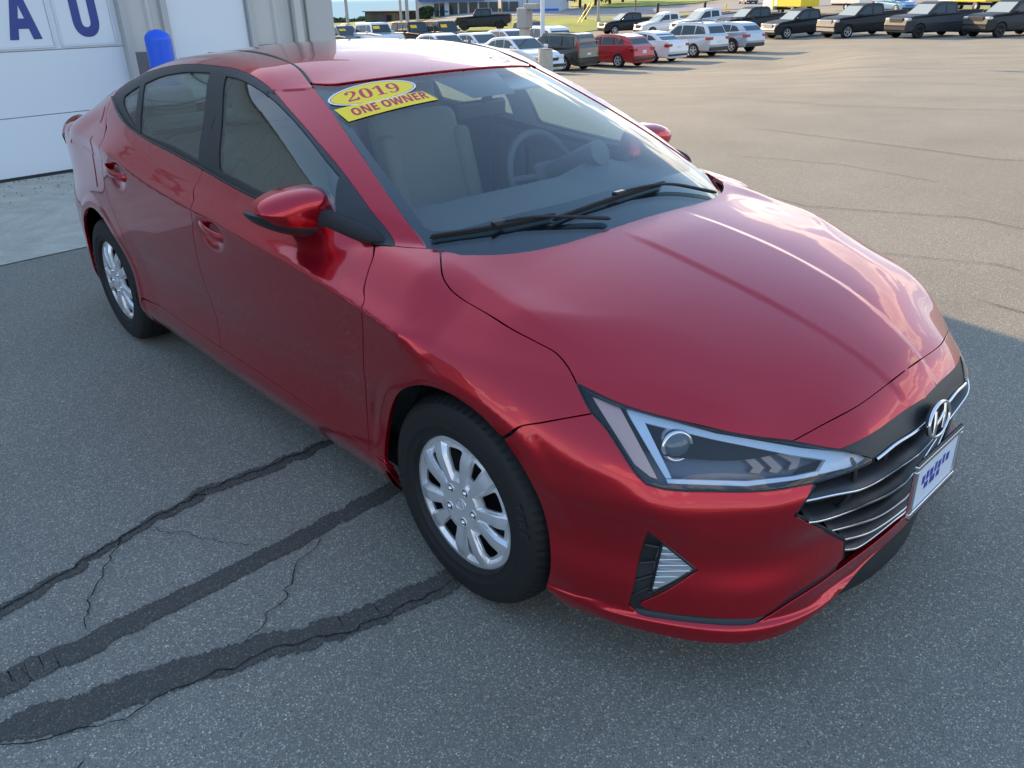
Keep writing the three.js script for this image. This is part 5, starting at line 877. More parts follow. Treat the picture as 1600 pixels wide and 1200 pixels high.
// price-year stickers on the windscreen
{
  const map = (lo, name, w, h, draw, o, ux, vy) => {
    const g = panel(lo, [0.6, 0.8, 0.1], { step: 0.02, off: 0.0005, rim: 0, gap: 0, field: scrField, normal: scrNormal }), p = g.attributes.position, uv = g.attributes.uv;
    const U = unit(ux), L = Math.hypot(...ux), Vv0 = vy.map((c, k) => c - U[k] * dot3(vy, U)), VL = Math.hypot(...Vv0), Vv = unit(vy.map((c, k) => c - U[k] * dot3(vy, U)));
    for (let i = 0; i < p.count; i++) { const d = [p.getX(i) - o[0], p.getY(i) - o[1], p.getZ(i) - o[2]]; uv.setXY(i, dot3(d, U) / L, dot3(d, Vv) / VL); }
    const cv = document.createElement('canvas'); cv.width = w; cv.height = h; const c = cv.getContext('2d'); draw(c, w, h);
    const tx = new THREE.CanvasTexture(cv); tx.colorSpace = THREE.SRGBColorSpace; tx.anisotropy = 8;
    return part(car, name, g, new THREE.MeshStandardMaterial({ map: tx, roughness: 0.35 }));
  };
  // frame of the writing: along the glass, and up it
  const mid = [0.397, 1.287, 0.392], ax = unit([0.092, 0.039, -0.292]), upv = [-0.089, 0.042, -0.006].map((c, k, a) => c), up = unit(upv.map((c, k) => c - ax[k] * dot3(upv, ax)));
  const el = []; for (let i = 0; i < 48; i++) { const t = i / 48 * Math.PI * 2; el.push(mid.map((c, k) => c + ax[k] * 0.155 * Math.cos(t) + up[k] * 0.062 * Math.sin(t))); }
  map(el, 'year_sticker', 640, 256, (c, w, h) => {
    c.fillStyle = '#e9eef2'; c.fillRect(0, 0, w, h);
    c.fillStyle = '#c8203c'; c.beginPath(); c.ellipse(w / 2, h / 2, w * 0.478, h * 0.462, 0, 0, 7); c.fill();
    c.fillStyle = '#ffd800'; c.beginPath(); c.ellipse(w / 2, h / 2, w * 0.470, h * 0.445, 0, 0, 7); c.fill();
    c.fillStyle = '#c01d46'; c.font = 'bold 178px serif'; c.textAlign = 'center'; c.textBaseline = 'alphabetic'; c.fillText('2019', w / 2, h * 0.74);
  }, mid.map((c, k) => c - ax[k] * 0.155 - up[k] * 0.062), ax.map(c => c * 0.31), up.map(c => c * 0.124));
  const b0 = [0.397, 1.246, 0.548], b1 = [0.489, 1.285, 0.252], b2 = [0.552, 1.257, 0.236], b3 = [0.476, 1.211, 0.549];
  map(loop(line(b0, b1), line(b1, b2), line(b2, b3), line(b3, b0)), 'owner_sticker', 768, 192, (c, w, h) => {
    c.fillStyle = '#ffd800'; c.fillRect(0, 0, w, h); c.fillStyle = '#c01d46'; c.font = 'bold 132px sans-serif'; c.textAlign = 'center'; c.textBaseline = 'middle';
    c.save(); c.translate(w * 0.51, h * 0.53); c.scale((w * 0.84) / c.measureText('ONE OWNER').width, 1.05); c.fillText('ONE OWNER', 0, 0); c.lineWidth = 5; c.strokeStyle = '#c01d46'; c.strokeText('ONE OWNER', 0, 0); c.restore();
  }, b3, [b2[0] - b3[0], b2[1] - b3[1], b2[2] - b3[2]], [b0[0] - b3[0], b0[1] - b3[1], b0[2] - b3[2]]);
}
// ---------------------------------------------------------------- cabin
M.cloth = std([0.42, 0.41, 0.385], 0.9); M.trim = std([0.20, 0.195, 0.19], 0.85); M.dash = std([0.085, 0.085, 0.085], 0.7); M.lining = std([0.42, 0.41, 0.39], 0.95);
function seat(z) {
  const s = new THREE.Group(); s.name = 'front_seat'; s.position.set(-0.05, 0.30, z); car.add(s);
  part(s, 'cushion', box(0.52, 0.16, 0.50, 0.08, 0.14, 0, 0.06), M.cloth);
  part(s, 'backrest', at3(box(0.15, 0.66, 0.48, 0, 0.33, 0, 0.065), -0.20, 0.16, 0, 0, 0, 0.30), M.cloth);
  for (const k of [-1, 1]) part(s, 'bolster', at3(box(0.13, 0.50, 0.09, 0.05, 0.30, k * 0.215, 0.04), -0.20, 0.16, 0, 0, 0, 0.30), M.cloth);
  part(s, 'head_restraint', at3(box(0.10, 0.19, 0.27, 0, 0, 0, 0.045), -0.40, 0.91, 0, 0, 0, 0.16), M.cloth);
}
seat(0.37); seat(-0.37);
const bench = new THREE.Group(); bench.name = 'rear_bench'; bench.position.set(-0.98, 0.32, 0); car.add(bench);
part(bench, 'cushion', box(0.50, 0.18, 1.26, 0.05, 0.14, 0, 0.06), M.cloth); part(bench, 'backrest', at3(box(0.15, 0.62, 1.26, 0, 0.31, 0, 0.06), -0.22, 0.16, 0, 0, 0, 0.36), M.cloth);
for (const z of [-0.38, 0, 0.38]) part(bench, 'head_restraint', at3(box(0.09, 0.15, 0.24, 0, 0, 0, 0.04), -0.46, 0.80, z, 0, 0, 0.2), M.cloth);
part(car, 'parcel_shelf', box(0.55, 0.02, 1.2, -1.58, 1.0, 0), M.dash);
part(car, 'cabin_floor', box(2.6, 0.03, 1.45, -0.35, 0.30, 0), M.dash);
part(car, 'bulkhead', box(0.02, 0.62, 1.36, 1.10, 0.60, 0), M.black); part(car, 'rear_bulkhead', box(0.02, 0.6, 1.3, -1.35, 0.7, 0), M.black);
part(car, 'centre_console', join([box(1.0, 0.22, 0.20, 0.25, 0.48, 0, 0.03), box(0.25, 0.30, 0.30, 0.66, 0.66, 0, 0.03)]), M.dash);
{ const pos = [], ix = []; const n = 28, prof = z => { const xb = hoodRear(z) - 0.03; return [[xb, screenHeight(xb, z) - 0.03], [xb - 0.22, 0.962 - 0.02 * Math.abs(z)], [0.72, 0.965 + (z < -0.2 && z > -0.56 ? 0.035 * Math.sin((z + 0.56) / 0.36 * Math.PI) : 0)], [0.655, 0.945], [0.63, 0.89], [0.66, 0.72], [0.74, 0.58]]; };
  for (let i = 0; i <= n; i++) { const z = -0.68 + 1.36 * i / n, p = prof(clamp(z, -0.66, 0.66)); p.forEach(q => pos.push(q[0], q[1], z)); if (i) for (let k = 0; k < 6; k++) { const a = i * 7 + k, b = a - 7; ix.push(b, a, b + 1, a, a + 1, b + 1); } }
  const g = new THREE.BufferGeometry(); g.setAttribute('position', new THREE.Float32BufferAttribute(pos, 3)); g.setAttribute('uv', new THREE.Float32BufferAttribute(new Float32Array(pos.length / 3 * 2), 2)); g.setIndex(ix); g.computeVertexNormals(); part(car, 'dashboard', g, M.dash); }
{ const s = new THREE.Group(); s.name = 'steering_wheel'; s.position.set(0.46, 0.90, -0.37); s.rotation.z = 0.42; car.add(s);
  part(s, 'wheel_rim', new THREE.TorusGeometry(0.183, 0.0155, 12, 48).rotateY(Math.PI / 2), M.dash); part(s, 'wheel_hub', at3(box(0.05, 0.13, 0.15, 0, 0, 0, 0.02), 0.03, -0.01, 0), M.dash);
  part(s, 'spoke', join([tube([[0.03, 0, -0.06], [0, 0.01, -0.18]], 0.016, 8, false), tube([[0.03, 0, 0.06], [0, 0.01, 0.18]], 0.016, 8, false), tube([[0.03, -0.05, 0], [0, -0.18, 0]], 0.016, 8, false)]), M.dash); part(s, 'column', new THREE.CylinderGeometry(0.04, 0.05, 0.3, 14).rotateZ(Math.PI / 2).translate(0.18, 0, 0), M.dash); }
// linings: doors, roof, pillars
const cardF = panel(loop([[0.86, 0.95, 0.8], [0.90, 0.36, 0.8], [-0.10, 0.36, 0.8], [-0.10, 1.0, 0.8]]), [0, 0.1, 1], { step: 0.06, off: 0.075, rim: 0, gap: 0 }), cardR = panel(loop([[-0.12, 1.0, 0.8], [-0.12, 0.36, 0.8], [-0.72, 0.36, 0.8], [-0.98, 0.75, 0.8], [-0.98, 1.12, 0.8]]), [0, 0.1, 1], { step: 0.06, off: 0.075, rim: 0, gap: 0 });
frontDoors.forEach((d, i) => part(d, 'door_card', i ? mirrored(cardF) : cardF, M.trim)); rearDoors.forEach((d, i) => part(d, 'door_card', i ? mirrored(cardR) : cardR, M.trim));
const liner = panel(loop(dens(topCurve.map(p => [p[0] - 0.03, p[1], p[2]])), dens(rearCurve), rev(dens(ditch))), [0, 1, 0], { step: 0.05, off: 0.028, rim: 0, gap: -0.02 });
part(car, 'headlining', both(liner), M.lining);
const innerFrame = panel(keyhole(dlo, [gFL, gRL, gQL]), [0, 0.45, 0.9], { step: 0.03, off: 0.022, rim: 0, gap: 0 }); side('pillar_trim', innerFrame, M.lining);
part(car, 'rear_view_mirror', join([at3(box(0.03, 0.065, 0.23, 0, 0, 0, 0.012), 0.50, 1.205, 0), tube([[0.50, 1.22, 0], [0.545, 1.265, 0]], 0.010, 8, false)]), M.gloss);
for (const s of [1, -1]) part(car, 'sun_visor', at3(box(0.15, 0.014, 0.36, 0, 0, 0, 0.006), 0.34, 1.268, s * 0.31, 0, 0, -0.28), M.lining);
for (const s of [1, -1]) part(car, 'seat_belt', tube([[-0.20, 1.20, s * 0.665], [-0.235, 0.9, s * 0.72], [-0.25, 0.6, s * 0.735]], 0.012, 6), M.dash);
// ---------------------------------------------------------------- vehicles on the lot (x forward, y up)
M.glassDark = std([0.035, 0.05, 0.055], 0.08); M.lampRed = phys([0.35, 0.008, 0.01], { roughness: 0.2, clearcoat: 1 }); M.lampClear = std([0.75, 0.76, 0.76], 0.15, 0.4); M.plateWhite = std([0.7, 0.7, 0.68], 0.5); M.sticker = std([0.85, 0.55, 0.02], 0.5);
const bodyPaint = (c, metal = 0.2) => phys(c, { metalness: metal, roughness: 0.38, clearcoat: 1, clearcoatRoughness: 0.05 });
const PAINT = { grey: bodyPaint([0.045, 0.043, 0.038], 0.4), red: bodyPaint([0.42, 0.008, 0.018], 0.2), white: bodyPaint([0.68, 0.70, 0.72], 0.05), silver: bodyPaint([0.50, 0.53, 0.56], 0.45), paleBlue: bodyPaint([0.42, 0.47, 0.55], 0.4), black: std([0.007, 0.008, 0.010], 0.5), charcoal: std([0.030, 0.034, 0.042], 0.5, 0.2), green: bodyPaint([0.03, 0.04, 0.035], 0.3), blue: bodyPaint([0.16, 0.32, 0.55], 0.4), tan: bodyPaint([0.40, 0.40, 0.37], 0.4), yellow: std([0.80, 0.58, 0.03], 0.4) };
const KIND = {
  boxy: { L: 4.14, W: 1.80, wb: 2.57, r: 0.33, body: [[-2.02, 0.28], [-2.06, 0.60], [-2.02, 0.98], [-1.98, 1.08], [0.85, 1.06], [1.75, 0.96], [2.0, 0.75], [2.06, 0.45], [1.98, 0.26]], cab: [[-1.99, 1.05], [-1.88, 1.46], [-1.70, 1.58], [-1.2, 1.61], [-0.1, 1.61], [0.18, 1.57], [0.85, 1.05]], wins: [[[-1.72, 1.10], [-1.66, 1.47], [-1.15, 1.50], [-1.10, 1.10]], [[-1.02, 1.10], [-1.06, 1.50], [-0.28, 1.51], [-0.25, 1.10]], [[-0.17, 1.10], [-0.20, 1.51], [0.12, 1.49], [0.62, 1.10]]], belt: 1.05 },
  hatch: { L: 4.36, W: 1.82, wb: 2.65, r: 0.32, body: [[-2.10, 0.28], [-2.18, 0.55], [-2.10, 0.92], [-1.95, 1.02], [-0.5, 0.99], [1.0, 0.95], [1.75, 0.82], [2.1, 0.62], [2.17, 0.42], [2.1, 0.22]], cab: [[-2.02, 0.98], [-1.72, 1.30], [-1.55, 1.38], [-0.9, 1.47], [-0.1, 1.47], [0.25, 1.41], [1.1, 0.94]], wins: [[[-1.55, 1.05], [-1.30, 1.30], [-0.98, 1.35], [-0.95, 1.03]], [[-0.87, 1.03], [-0.90, 1.36], [-0.22, 1.38], [-0.16, 1.02]], [[-0.08, 1.02], [-0.13, 1.38], [0.2, 1.34], [0.85, 1.00]]], belt: 0.97 },
  sedan: { L: 4.54, W: 1.82, wb: 2.65, r: 0.32, body: [[-2.20, 0.28], [-2.27, 0.55], [-2.22, 0.92], [-2.14, 1.03], [-1.6, 1.04], [-0.5, 1.0], [1.05, 0.96], [1.8, 0.82], [2.15, 0.62], [2.25, 0.42], [2.18, 0.22]], cab: [[-1.80, 1.02], [-1.15, 1.36], [-0.75, 1.44], [-0.2, 1.47], [0.05, 1.45], [0.3, 1.40], [1.12, 0.94]], wins: [[[-1.42, 1.07], [-1.05, 1.28], [-0.82, 1.33], [-0.80, 1.04]], [[-0.72, 1.04], [-0.74, 1.35], [-0.16, 1.38], [-0.10, 1.02]], [[-0.02, 1.02], [-0.07, 1.38], [0.24, 1.34], [0.88, 1.00]]], belt: 0.98 },
  suv: { L: 4.60, W: 1.81, wb: 2.66, r: 0.345, body: [[-2.22, 0.34], [-2.29, 0.62], [-2.24, 1.0], [-2.16, 1.12], [-0.5, 1.08], [0.95, 1.06], [1.8, 0.98], [2.18, 0.78], [2.29, 0.5], [2.2, 0.3]], cab: [[-2.18, 1.09], [-1.92, 1.54], [-1.75, 1.64], [-1.2, 1.71], [-0.2, 1.73], [0.12, 1.68], [0.98, 1.05]], wins: [[[-1.92, 1.15], [-1.72, 1.50], [-1.28, 1.57], [-1.22, 1.14]], [[-1.12, 1.14], [-1.16, 1.58], [-0.36, 1.61], [-0.30, 1.12]], [[-0.22, 1.12], [-0.26, 1.61], [0.06, 1.58], [0.74, 1.11]]], belt: 1.07 },
  cross: { L: 4.48, W: 1.80, wb: 2.67, r: 0.345, body: [[-2.15, 0.36], [-2.23, 0.62], [-2.18, 0.95], [-2.05, 1.08], [-0.5, 1.03], [0.95, 1.0], [1.75, 0.92], [2.12, 0.74], [2.22, 0.5], [2.12, 0.32]], cab: [[-2.10, 1.05], [-1.72, 1.38], [-1.5, 1.50], [-0.9, 1.57], [-0.2, 1.58], [0.1, 1.53], [0.98, 1.0]], wins: [[[-1.60, 1.12], [-1.38, 1.36], [-1.08, 1.43], [-1.02, 1.09]], [[-0.94, 1.08], [-0.97, 1.44], [-0.28, 1.47], [-0.22, 1.06]], [[-0.14, 1.06], [-0.18, 1.47], [0.08, 1.44], [0.75, 1.05]]], belt: 1.02 },
  pickup: { L: 5.75, W: 2.0, wb: 3.6, r: 0.405, body: [[-2.82, 0.55], [-2.88, 0.72], [-2.88, 1.36], [-0.88, 1.36], [-0.86, 1.30], [1.15, 1.27], [2.35, 1.20], [2.78, 1.08], [2.87, 0.75], [2.80, 0.42], [0.9, 0.40]], cab: [[-0.92, 1.26], [-0.86, 1.80], [-0.72, 1.90], [-0.2, 1.95], [0.35, 1.94], [0.62, 1.86], [1.40, 1.26]], wins: [[[-0.74, 1.34], [-0.70, 1.76], [-0.06, 1.80], [-0.02, 1.34]], [[0.08, 1.34], [0.05, 1.80], [0.52, 1.77], [1.08, 1.34]]], belt: 1.26, bed: [-2.80, -0.96, 1.36] },
  midpickup: { L: 5.4, W: 1.89, wb: 3.26, r: 0.38, body: [[-2.64, 0.50], [-2.70, 0.68], [-2.70, 1.22], [-0.95, 1.22], [-0.92, 1.17], [1.05, 1.14], [2.15, 1.05], [2.58, 0.90], [2.69, 0.62], [2.60, 0.36], [0.8, 0.38]], cab: [[-0.98, 1.13], [-0.92, 1.62], [-0.80, 1.72], [-0.2, 1.78], [0.25, 1.77], [0.5, 1.70], [1.28, 1.13]], wins: [[[-0.80, 1.20], [-0.76, 1.59], [-0.12, 1.63], [-0.08, 1.20]], [[0.02, 1.20], [-0.01, 1.63], [0.42, 1.60], [0.98, 1.20]]], belt: 1.13, bed: [-2.62, -1.02, 1.22] },
  jeep: { L: 4.6, W: 1.88, wb: 2.95, r: 0.40, body: [[-2.0, 0.55], [-2.06, 0.75], [-2.06, 1.22], [0.62, 1.22], [0.72, 1.20], [2.0, 1.12], [2.14, 1.02], [2.16, 0.62], [2.1, 0.5], [0.8, 0.45]], cab: [[-2.04, 1.20], [-1.98, 1.78], [-1.88, 1.86], [-0.8, 1.88], [0.22, 1.87], [0.34, 1.80], [0.66, 1.20]], wins: [[[-1.86, 1.30], [-1.83, 1.72], [-1.12, 1.74], [-1.10, 1.30]], [[-1.0, 1.30], [-1.02, 1.74], [-0.34, 1.75], [-0.32, 1.30]], [[-0.22, 1.30], [-0.24, 1.75], [0.24, 1.74], [0.48, 1.30]]], belt: 1.20 },
  jeepPickup: { L: 5.54, W: 1.88, wb: 3.49, r: 0.42, body: [[-2.62, 0.62], [-2.72, 0.78], [-2.72, 1.26], [-0.86, 1.26], [0.92, 1.22], [2.45, 1.14], [2.62, 1.02], [2.64, 0.64], [2.56, 0.52], [1.0, 0.48]], cab: [[-0.90, 1.20], [-0.80, 1.80], [-0.70, 1.88], [0.1, 1.90], [0.52, 1.88], [0.66, 1.80], [0.98, 1.20]], wins: [[[-0.72, 1.30], [-0.68, 1.74], [0.0, 1.77], [0.02, 1.30]], [[0.12, 1.30], [0.10, 1.77], [0.56, 1.75], [0.80, 1.30]]], belt: 1.20, bed: [-2.64, -0.94, 1.26] },
};
const vehicleCache = {};
function vehicleGeo(kind) {
  if (vehicleCache[kind]) return vehicleCache[kind];
  const k = KIND[kind], hw = k.W / 2, fx = k.wb / 2 + (k.L - k.wb) * 0.04, rx = -k.wb / 2 + (k.L - k.wb) * 0.04, arch = k.r * 1.16;
  const lean = (g, cab) => { const p = g.attributes.position; for (let i = 0; i < p.count; i++) { const x = p.getX(i), y = p.getY(i), taper = 1 - 0.10 * Math.pow(Math.abs(x) / (k.L / 2), 4) - (y < 0.5 ? (0.5 - y) * 0.16 : 0), tum = y > 0.75 ? 1 - 0.07 * (Math.min(y, k.belt) - 0.75) - Math.max(0, y - k.belt) * 0.30 : 1; p.setZ(i, p.getZ(i) * taper * tum); } g.computeVertexNormals(); return g; };
  const s = new THREE.Shape(), b = k.body, n = b.length; s.moveTo(...b[0]); for (let i = 1; i < n; i++) s.lineTo(...b[i]);
  const low = Math.max(b[0][1], 0.26); s.lineTo(fx + arch, Math.min(b[n - 1][1], 0.36)); s.absarc(fx, k.r, arch, 0.06, Math.PI - 0.06, false); s.lineTo(rx + arch, 0.28); s.absarc(rx, k.r, arch, 0.06, Math.PI - 0.06, false); s.closePath();
  const body = lean(toCreased(new THREE.ExtrudeGeometry(s, { depth: k.W - 0.14, bevelEnabled: true, bevelSize: 0.05, bevelThickness: 0.07, bevelSegments: 3, curveSegments: 12 }).translate(0, 0, -hw + 0.07)));
  const c = new THREE.Shape(); c.moveTo(...k.cab[0]); c.splineThru(k.cab.slice(1, -2).map(p => new THREE.Vector2(...p))); for (const p of k.cab.slice(-2)) c.lineTo(...p); c.closePath();
  const cab = lean(toCreased(new THREE.ExtrudeGeometry(c, { depth: k.W - 0.28, bevelEnabled: true, bevelSize: 0.02, bevelThickness: 0.06, bevelSegments: 3, curveSegments: 6 }).translate(0, 0, -hw + 0.14)));
  const win = pts => { const w = new THREE.Shape(); pts.forEach((p, i) => i ? w.lineTo(...p) : w.moveTo(...p)); w.closePath(); return w; };
  const sideWins = k.wins.flatMap(pts => [1, -1].map(q => lean(new THREE.ExtrudeGeometry(win(pts), { depth: 0.02, bevelEnabled: false }).translate(0, 0, q > 0 ? hw - 0.085 : -hw + 0.065))));
  const quadPlate = (a, d, out) => { const pos = [], nx = -(d[1] - a[1]), ny = d[0] - a[0], l = Math.hypot(nx, ny), sgn = out, ox = sgn * nx / l * 0.028, oy = sgn * ny / l * 0.028, m = t => [a[0] + (d[0] - a[0]) * t + ox, a[1] + (d[1] - a[1]) * t + oy], w0 = hw - 0.16, ix = []; for (let i = 0; i <= 4; i++) for (let j = 0; j <= 6; j++) { const p = m(0.06 + 0.86 * i / 4); pos.push(p[0] + 0, p[1], (j / 3 - 1) * w0); if (i && j) { const q = i * 7 + j; ix.push(q - 8, q - 7, q, q - 8, q, q - 1); } } const g = new THREE.BufferGeometry(); g.setAttribute('position', new THREE.Float32BufferAttribute(pos, 3)); g.setAttribute('uv', new THREE.Float32BufferAttribute(new Float32Array(pos.length / 3 * 2), 2)); g.setIndex(ix); return lean(g); };
  const cb = k.cab, wind = quadPlate(cb[cb.length - 1], cb[cb.length - 2], -1), back = quadPlate(cb[0], cb[1], 1);
  const wheelT = ringMesh([[k.r * 0.62, 0.10], [k.r * 0.72, 0.112], [k.r * 0.90, 0.105], [k.r, 0.07], [k.r, -0.09], [k.r * 0.9, -0.11]], 28);
  const spokes = []; for (let i = 0; i < 5; i++) spokes.push(box(0.055, k.r * 0.56, 0.02, 0, k.r * 0.32, 0.088).rotateZ(i * Math.PI * 0.4));
  const rimG = join([...spokes, ringMesh([[k.r * 0.66, 0.07], [k.r * 0.66, 0.104], [k.r * 0.58, 0.10], [k.r * 0.56, 0.04]], 28), new THREE.CylinderGeometry(k.r * 0.16, k.r * 0.16, 0.03, 16).rotateX(Math.PI / 2).translate(0, 0, 0.085)]), well = new THREE.CircleGeometry(k.r * 0.64, 24).translate(0, 0, 0.045);
  const truck = !!k.bed, top = b[b.length - 4], nose = b[b.length - 3];
  return vehicleCache[kind] = { k, hw, fx, rx, body, cab, sideWins, wind, back, wheelT, rimG, well, truck };
}
function toCreased(g) { return g; }
function vehicle(kind, paint, name, label, category, [x, z], heading, group, o = {}) {
  const G = vehicleGeo(kind), { k, hw } = G, v = thing(name, label, category, [x, 0, z], 0, group), dirx = Math.cos(heading), dirz = -Math.sin(heading);
  const hF = landHeight(x + dirx * k.wb / 2, z + dirz * k.wb / 2), hR = landHeight(x - dirx * k.wb / 2, z - dirz * k.wb / 2);
  v.position.y = (hF + hR) / 2 + (o.lift || 0); v.rotation.set(0, heading, Math.atan2(hF - hR, k.wb));
  const P = PAINT[paint], B = part(v, 'body', join([G.body, G.cab]), P);
  G.sideWins.forEach(g => part(v, 'window', g, M.glassDark)); part(v, 'windscreen', G.wind, o.clearScreen ? std([0.30, 0.36, 0.36], 0.1) : M.glassDark); part(v, 'rear_window', G.back, M.glassDark);
  for (const [wx, q] of [[G.fx, 1], [G.fx, -1], [G.rx, 1], [G.rx, -1]]) { const w = new THREE.Group(); w.name = 'wheel'; w.position.set(wx, k.r, q * (hw - 0.13)); w.rotation.y = q > 0 ? 0 : Math.PI; v.add(w); part(w, 'tyre', G.wheelT, M.rubber); part(w, 'rim', G.rimG, o.darkRims ? M.satin : M.silver); part(w, 'wheel_well', G.well, M.black); }
  const rearX = -k.L / 2, frontX = k.L / 2, yl = k.belt - (G.truck ? 0.22 : 0.14);
  const lampR = o.tallLamp ? [0.10, 0.42, 0.12, rearX + 0.10, k.belt + 0.02] : G.truck ? [0.10, 0.30, 0.13, rearX + 0.03, k.bed[2] - 0.22] : [0.30, 0.15, 0.34, rearX + 0.13, yl];
  for (const q of [1, -1]) part(v, 'tail_lamp', box(lampR[0], lampR[1], lampR[2], lampR[3], lampR[4], q * (hw - lampR[2] / 2 - (o.tallLamp ? 0.06 : 0.03)), 0.025), M.lampRed);
  for (const q of [1, -1]) part(v, 'headlamp', box(0.28, 0.15, 0.32, frontX - 0.17, k.belt - (G.truck ? 0.20 : 0.28), q * (hw - 0.25), 0.03), M.lampClear);
  part(v, 'rear_bumper', box(0.16, 0.20, k.W * 0.88, rearX + 0.06, G.truck ? 0.58 : 0.42, 0, 0.04), G.truck ? M.chrome : M.satin);
  part(v, 'front_bumper', box(0.16, G.truck ? 0.24 : 0.16, k.W * 0.86, frontX - 0.05, G.truck ? 0.58 : 0.36, 0, 0.04), o.chromeFront ? M.chrome : M.satin);
  part(v, 'grille', box(0.08, G.truck ? 0.34 : 0.12, k.W * 0.52, frontX - 0.03, G.truck ? k.belt - 0.30 : 0.60, 0, 0.02), o.chromeFront ? M.chrome : M.satin);
  part(v, 'number_plate', box(0.02, 0.14, 0.30, rearX - 0.02, G.truck ? 0.62 : 0.72, 0), M.plateWhite);
  for (const q of [1, -1]) part(v, 'door_mirror', box(0.10, 0.14, 0.20, k.cab[k.cab.length - 1][0] - 0.32, k.belt + 0.10, q * (hw + 0.06), 0.03), G.truck ? M.gloss : P);
  part(v, 'sill', box(k.wb - k.r * 2.5, 0.10, k.W * 0.94, (G.fx + G.rx) / 2, 0.30 + (G.truck ? 0.12 : 0), 0, 0.03), M.satin); part(v, 'underbody', box(k.L * 0.86, 0.12, k.W * 0.6, 0, 0.34, 0), M.black);
  if (k.bed) { part(v, 'bed_floor', box(k.bed[1] - k.bed[0], 0.02, k.W * 0.80, (k.bed[0] + k.bed[1]) / 2, k.bed[2] + 0.058, 0), M.black); part(v, 'bed_rail', join([1, -1].map(q => box(k.bed[1] - k.bed[0], 0.06, 0.08, (k.bed[0] + k.bed[1]) / 2, k.bed[2] + 0.075, q * (hw - 0.11), 0.02))), M.satin); }
  if (o.rack) for (const q of [1, -1]) part(v, 'roof_rail', tube([[-1.6, 1.70, q * 0.58], [-1.4, 1.77, q * 0.58], [-0.2, 1.80, q * 0.58], [0.1, 1.73, q * 0.58]], 0.02, 6), M.satin);
  if (o.cladding) for (const wx of [G.fx, G.rx]) for (const q of [1, -1]) part(v, 'arch_trim', new THREE.TorusGeometry(k.r * 1.2, 0.05, 8, 24, Math.PI).translate(wx, k.r, q * (hw - 0.03)), M.satin);
  if (o.sticker) { const c = k.cab[k.cab.length - 1], d = k.cab[k.cab.length - 2], t = 0.62; part(v, 'price_sticker', at3(box(0.012, 0.22, 0.5, 0, 0, 0), c[0] + (d[0] - c[0]) * t + 0.05, c[1] + (d[1] - c[1]) * t + 0.02, 0.36, 0, 0, Math.atan2(d[0] - c[0], -(d[1] - c[1])) + Math.PI), M.sticker); }
  if (o.windowLabel) { part(v, 'window_label', box(0.30, 0.30, 0.006, k.wins[1][0][0] + 0.35, k.belt + 0.26, hw - 0.10).applyMatrix4(new THREE.Matrix4()), M.plateWhite); }
  return v;
}
// places a vehicle so that one of its wheels stands on a given spot: end 1 front / -1 rear, on its left (-1) or right (1)
function byWheel(kind, heading, end, sideOf, [x, z]) { const G = vehicleGeo(kind), lx = end > 0 ? G.fx : G.rx, lz = sideOf * (G.hw - 0.05), c = Math.cos(heading), s = Math.sin(heading); return [x - (c * lx + s * lz), z - (-s * lx + c * lz)]; }
const ROW = 'used cars parked in a row, tails to the open lot', TRUCKS = 'pickups parked side by side across the lot';
const west = Math.PI - 0.02;                                          // heading along -x
vehicle('boxy', 'grey', 'parked_car', 'boxy dark grey hatchback with tall red tail lamps, nearest the thin pale post', 'car', byWheel('boxy', west + 0.12, -1, -1, [-24.24, -26.75]), west + 0.12, ROW, { tallLamp: true });
vehicle('hatch', 'red', 'parked_car', 'bright red hatchback between the dark boxy car and a white sedan', 'car', byWheel('hatch', west + 0.06, -1, -1, [-23.54, -29.9]), west + 0.06, ROW);
vehicle('sedan', 'white', 'parked_car', 'white sedan parked directly right of the bright red hatchback', 'car', byWheel('sedan', west, -1, -1, [-24.06, -33.3]), west, ROW);
vehicle('suv', 'silver', 'parked_car', 'silver wagon with roof rails and red tail lamps beside the white sedan', 'car', byWheel('suv', west - 0.05, -1, -1, [-23.89, -36.7]), west - 0.05, ROW, { rack: true });
vehicle('cross', 'paleBlue', 'parked_car', 'pale blue crossover with black wheel arches at the right end of the row', 'car', byWheel('cross', west - 0.08, -1, -1, [-23.35, -39.6]), west - 0.08, ROW, { cladding: true, rack: true });
const south = -2.02;                                    // heading along +z
for (const [kind, paint, label, spot, o, h] of [
  ['pickup', 'black', 'black pickup cut by the right edge of the photo, black wheels', [-13.56, -51.86], { darkRims: true }, 0.02],
  ['pickup', 'charcoal', 'charcoal grey crew cab pickup with black wheels, second from the right edge', [-17.61, -50.73], { darkRims: true }, 0.03],
  ['pickup', 'black', 'black crew cab pickup with chrome bumper and bright wheels', [-22.12, -50.97], { chromeFront: true }, 0.03],
  ['midpickup', 'black', 'smaller black pickup with silver wheels, left of the chrome bumpered one', [-26.76, -51.81], { chromeFront: true }, 0.02],
  ['pickup', 'black', 'long black pickup in front of the yellow box truck', [-31.55, -53.3], {}, 0.02],
  ['pickup', 'white', 'white crew cab pickup behind the silver wagon', [-37.49, -56.0], {}, 0.02],
  ['midpickup', 'white', 'white pickup with a pale grille behind the white sedan', [-42.8, -57.8], {}, 0.0],
  ['midpickup', 'black', 'black pickup at the left end of the pickups, beside the grass', [-46.9, -57.6], {}, 0.0]]) vehicle(kind, paint, 'pickup_truck', label, 'pickup', byWheel(kind, south + h, 1, -1, spot), south + h, TRUCKS, { clearScreen: true, ...o });
vehicle('jeepPickup', 'black', 'pickup_truck', 'black off-road pickup with big tyres parked on the grass, orange windscreen sticker', 'pickup', byWheel('jeepPickup', south - 0.35, 1, -1, [-60.9, -51.6]), south - 0.35, null, { sticker: true, darkRims: true, lift: 0.12 });
const east = -0.10;
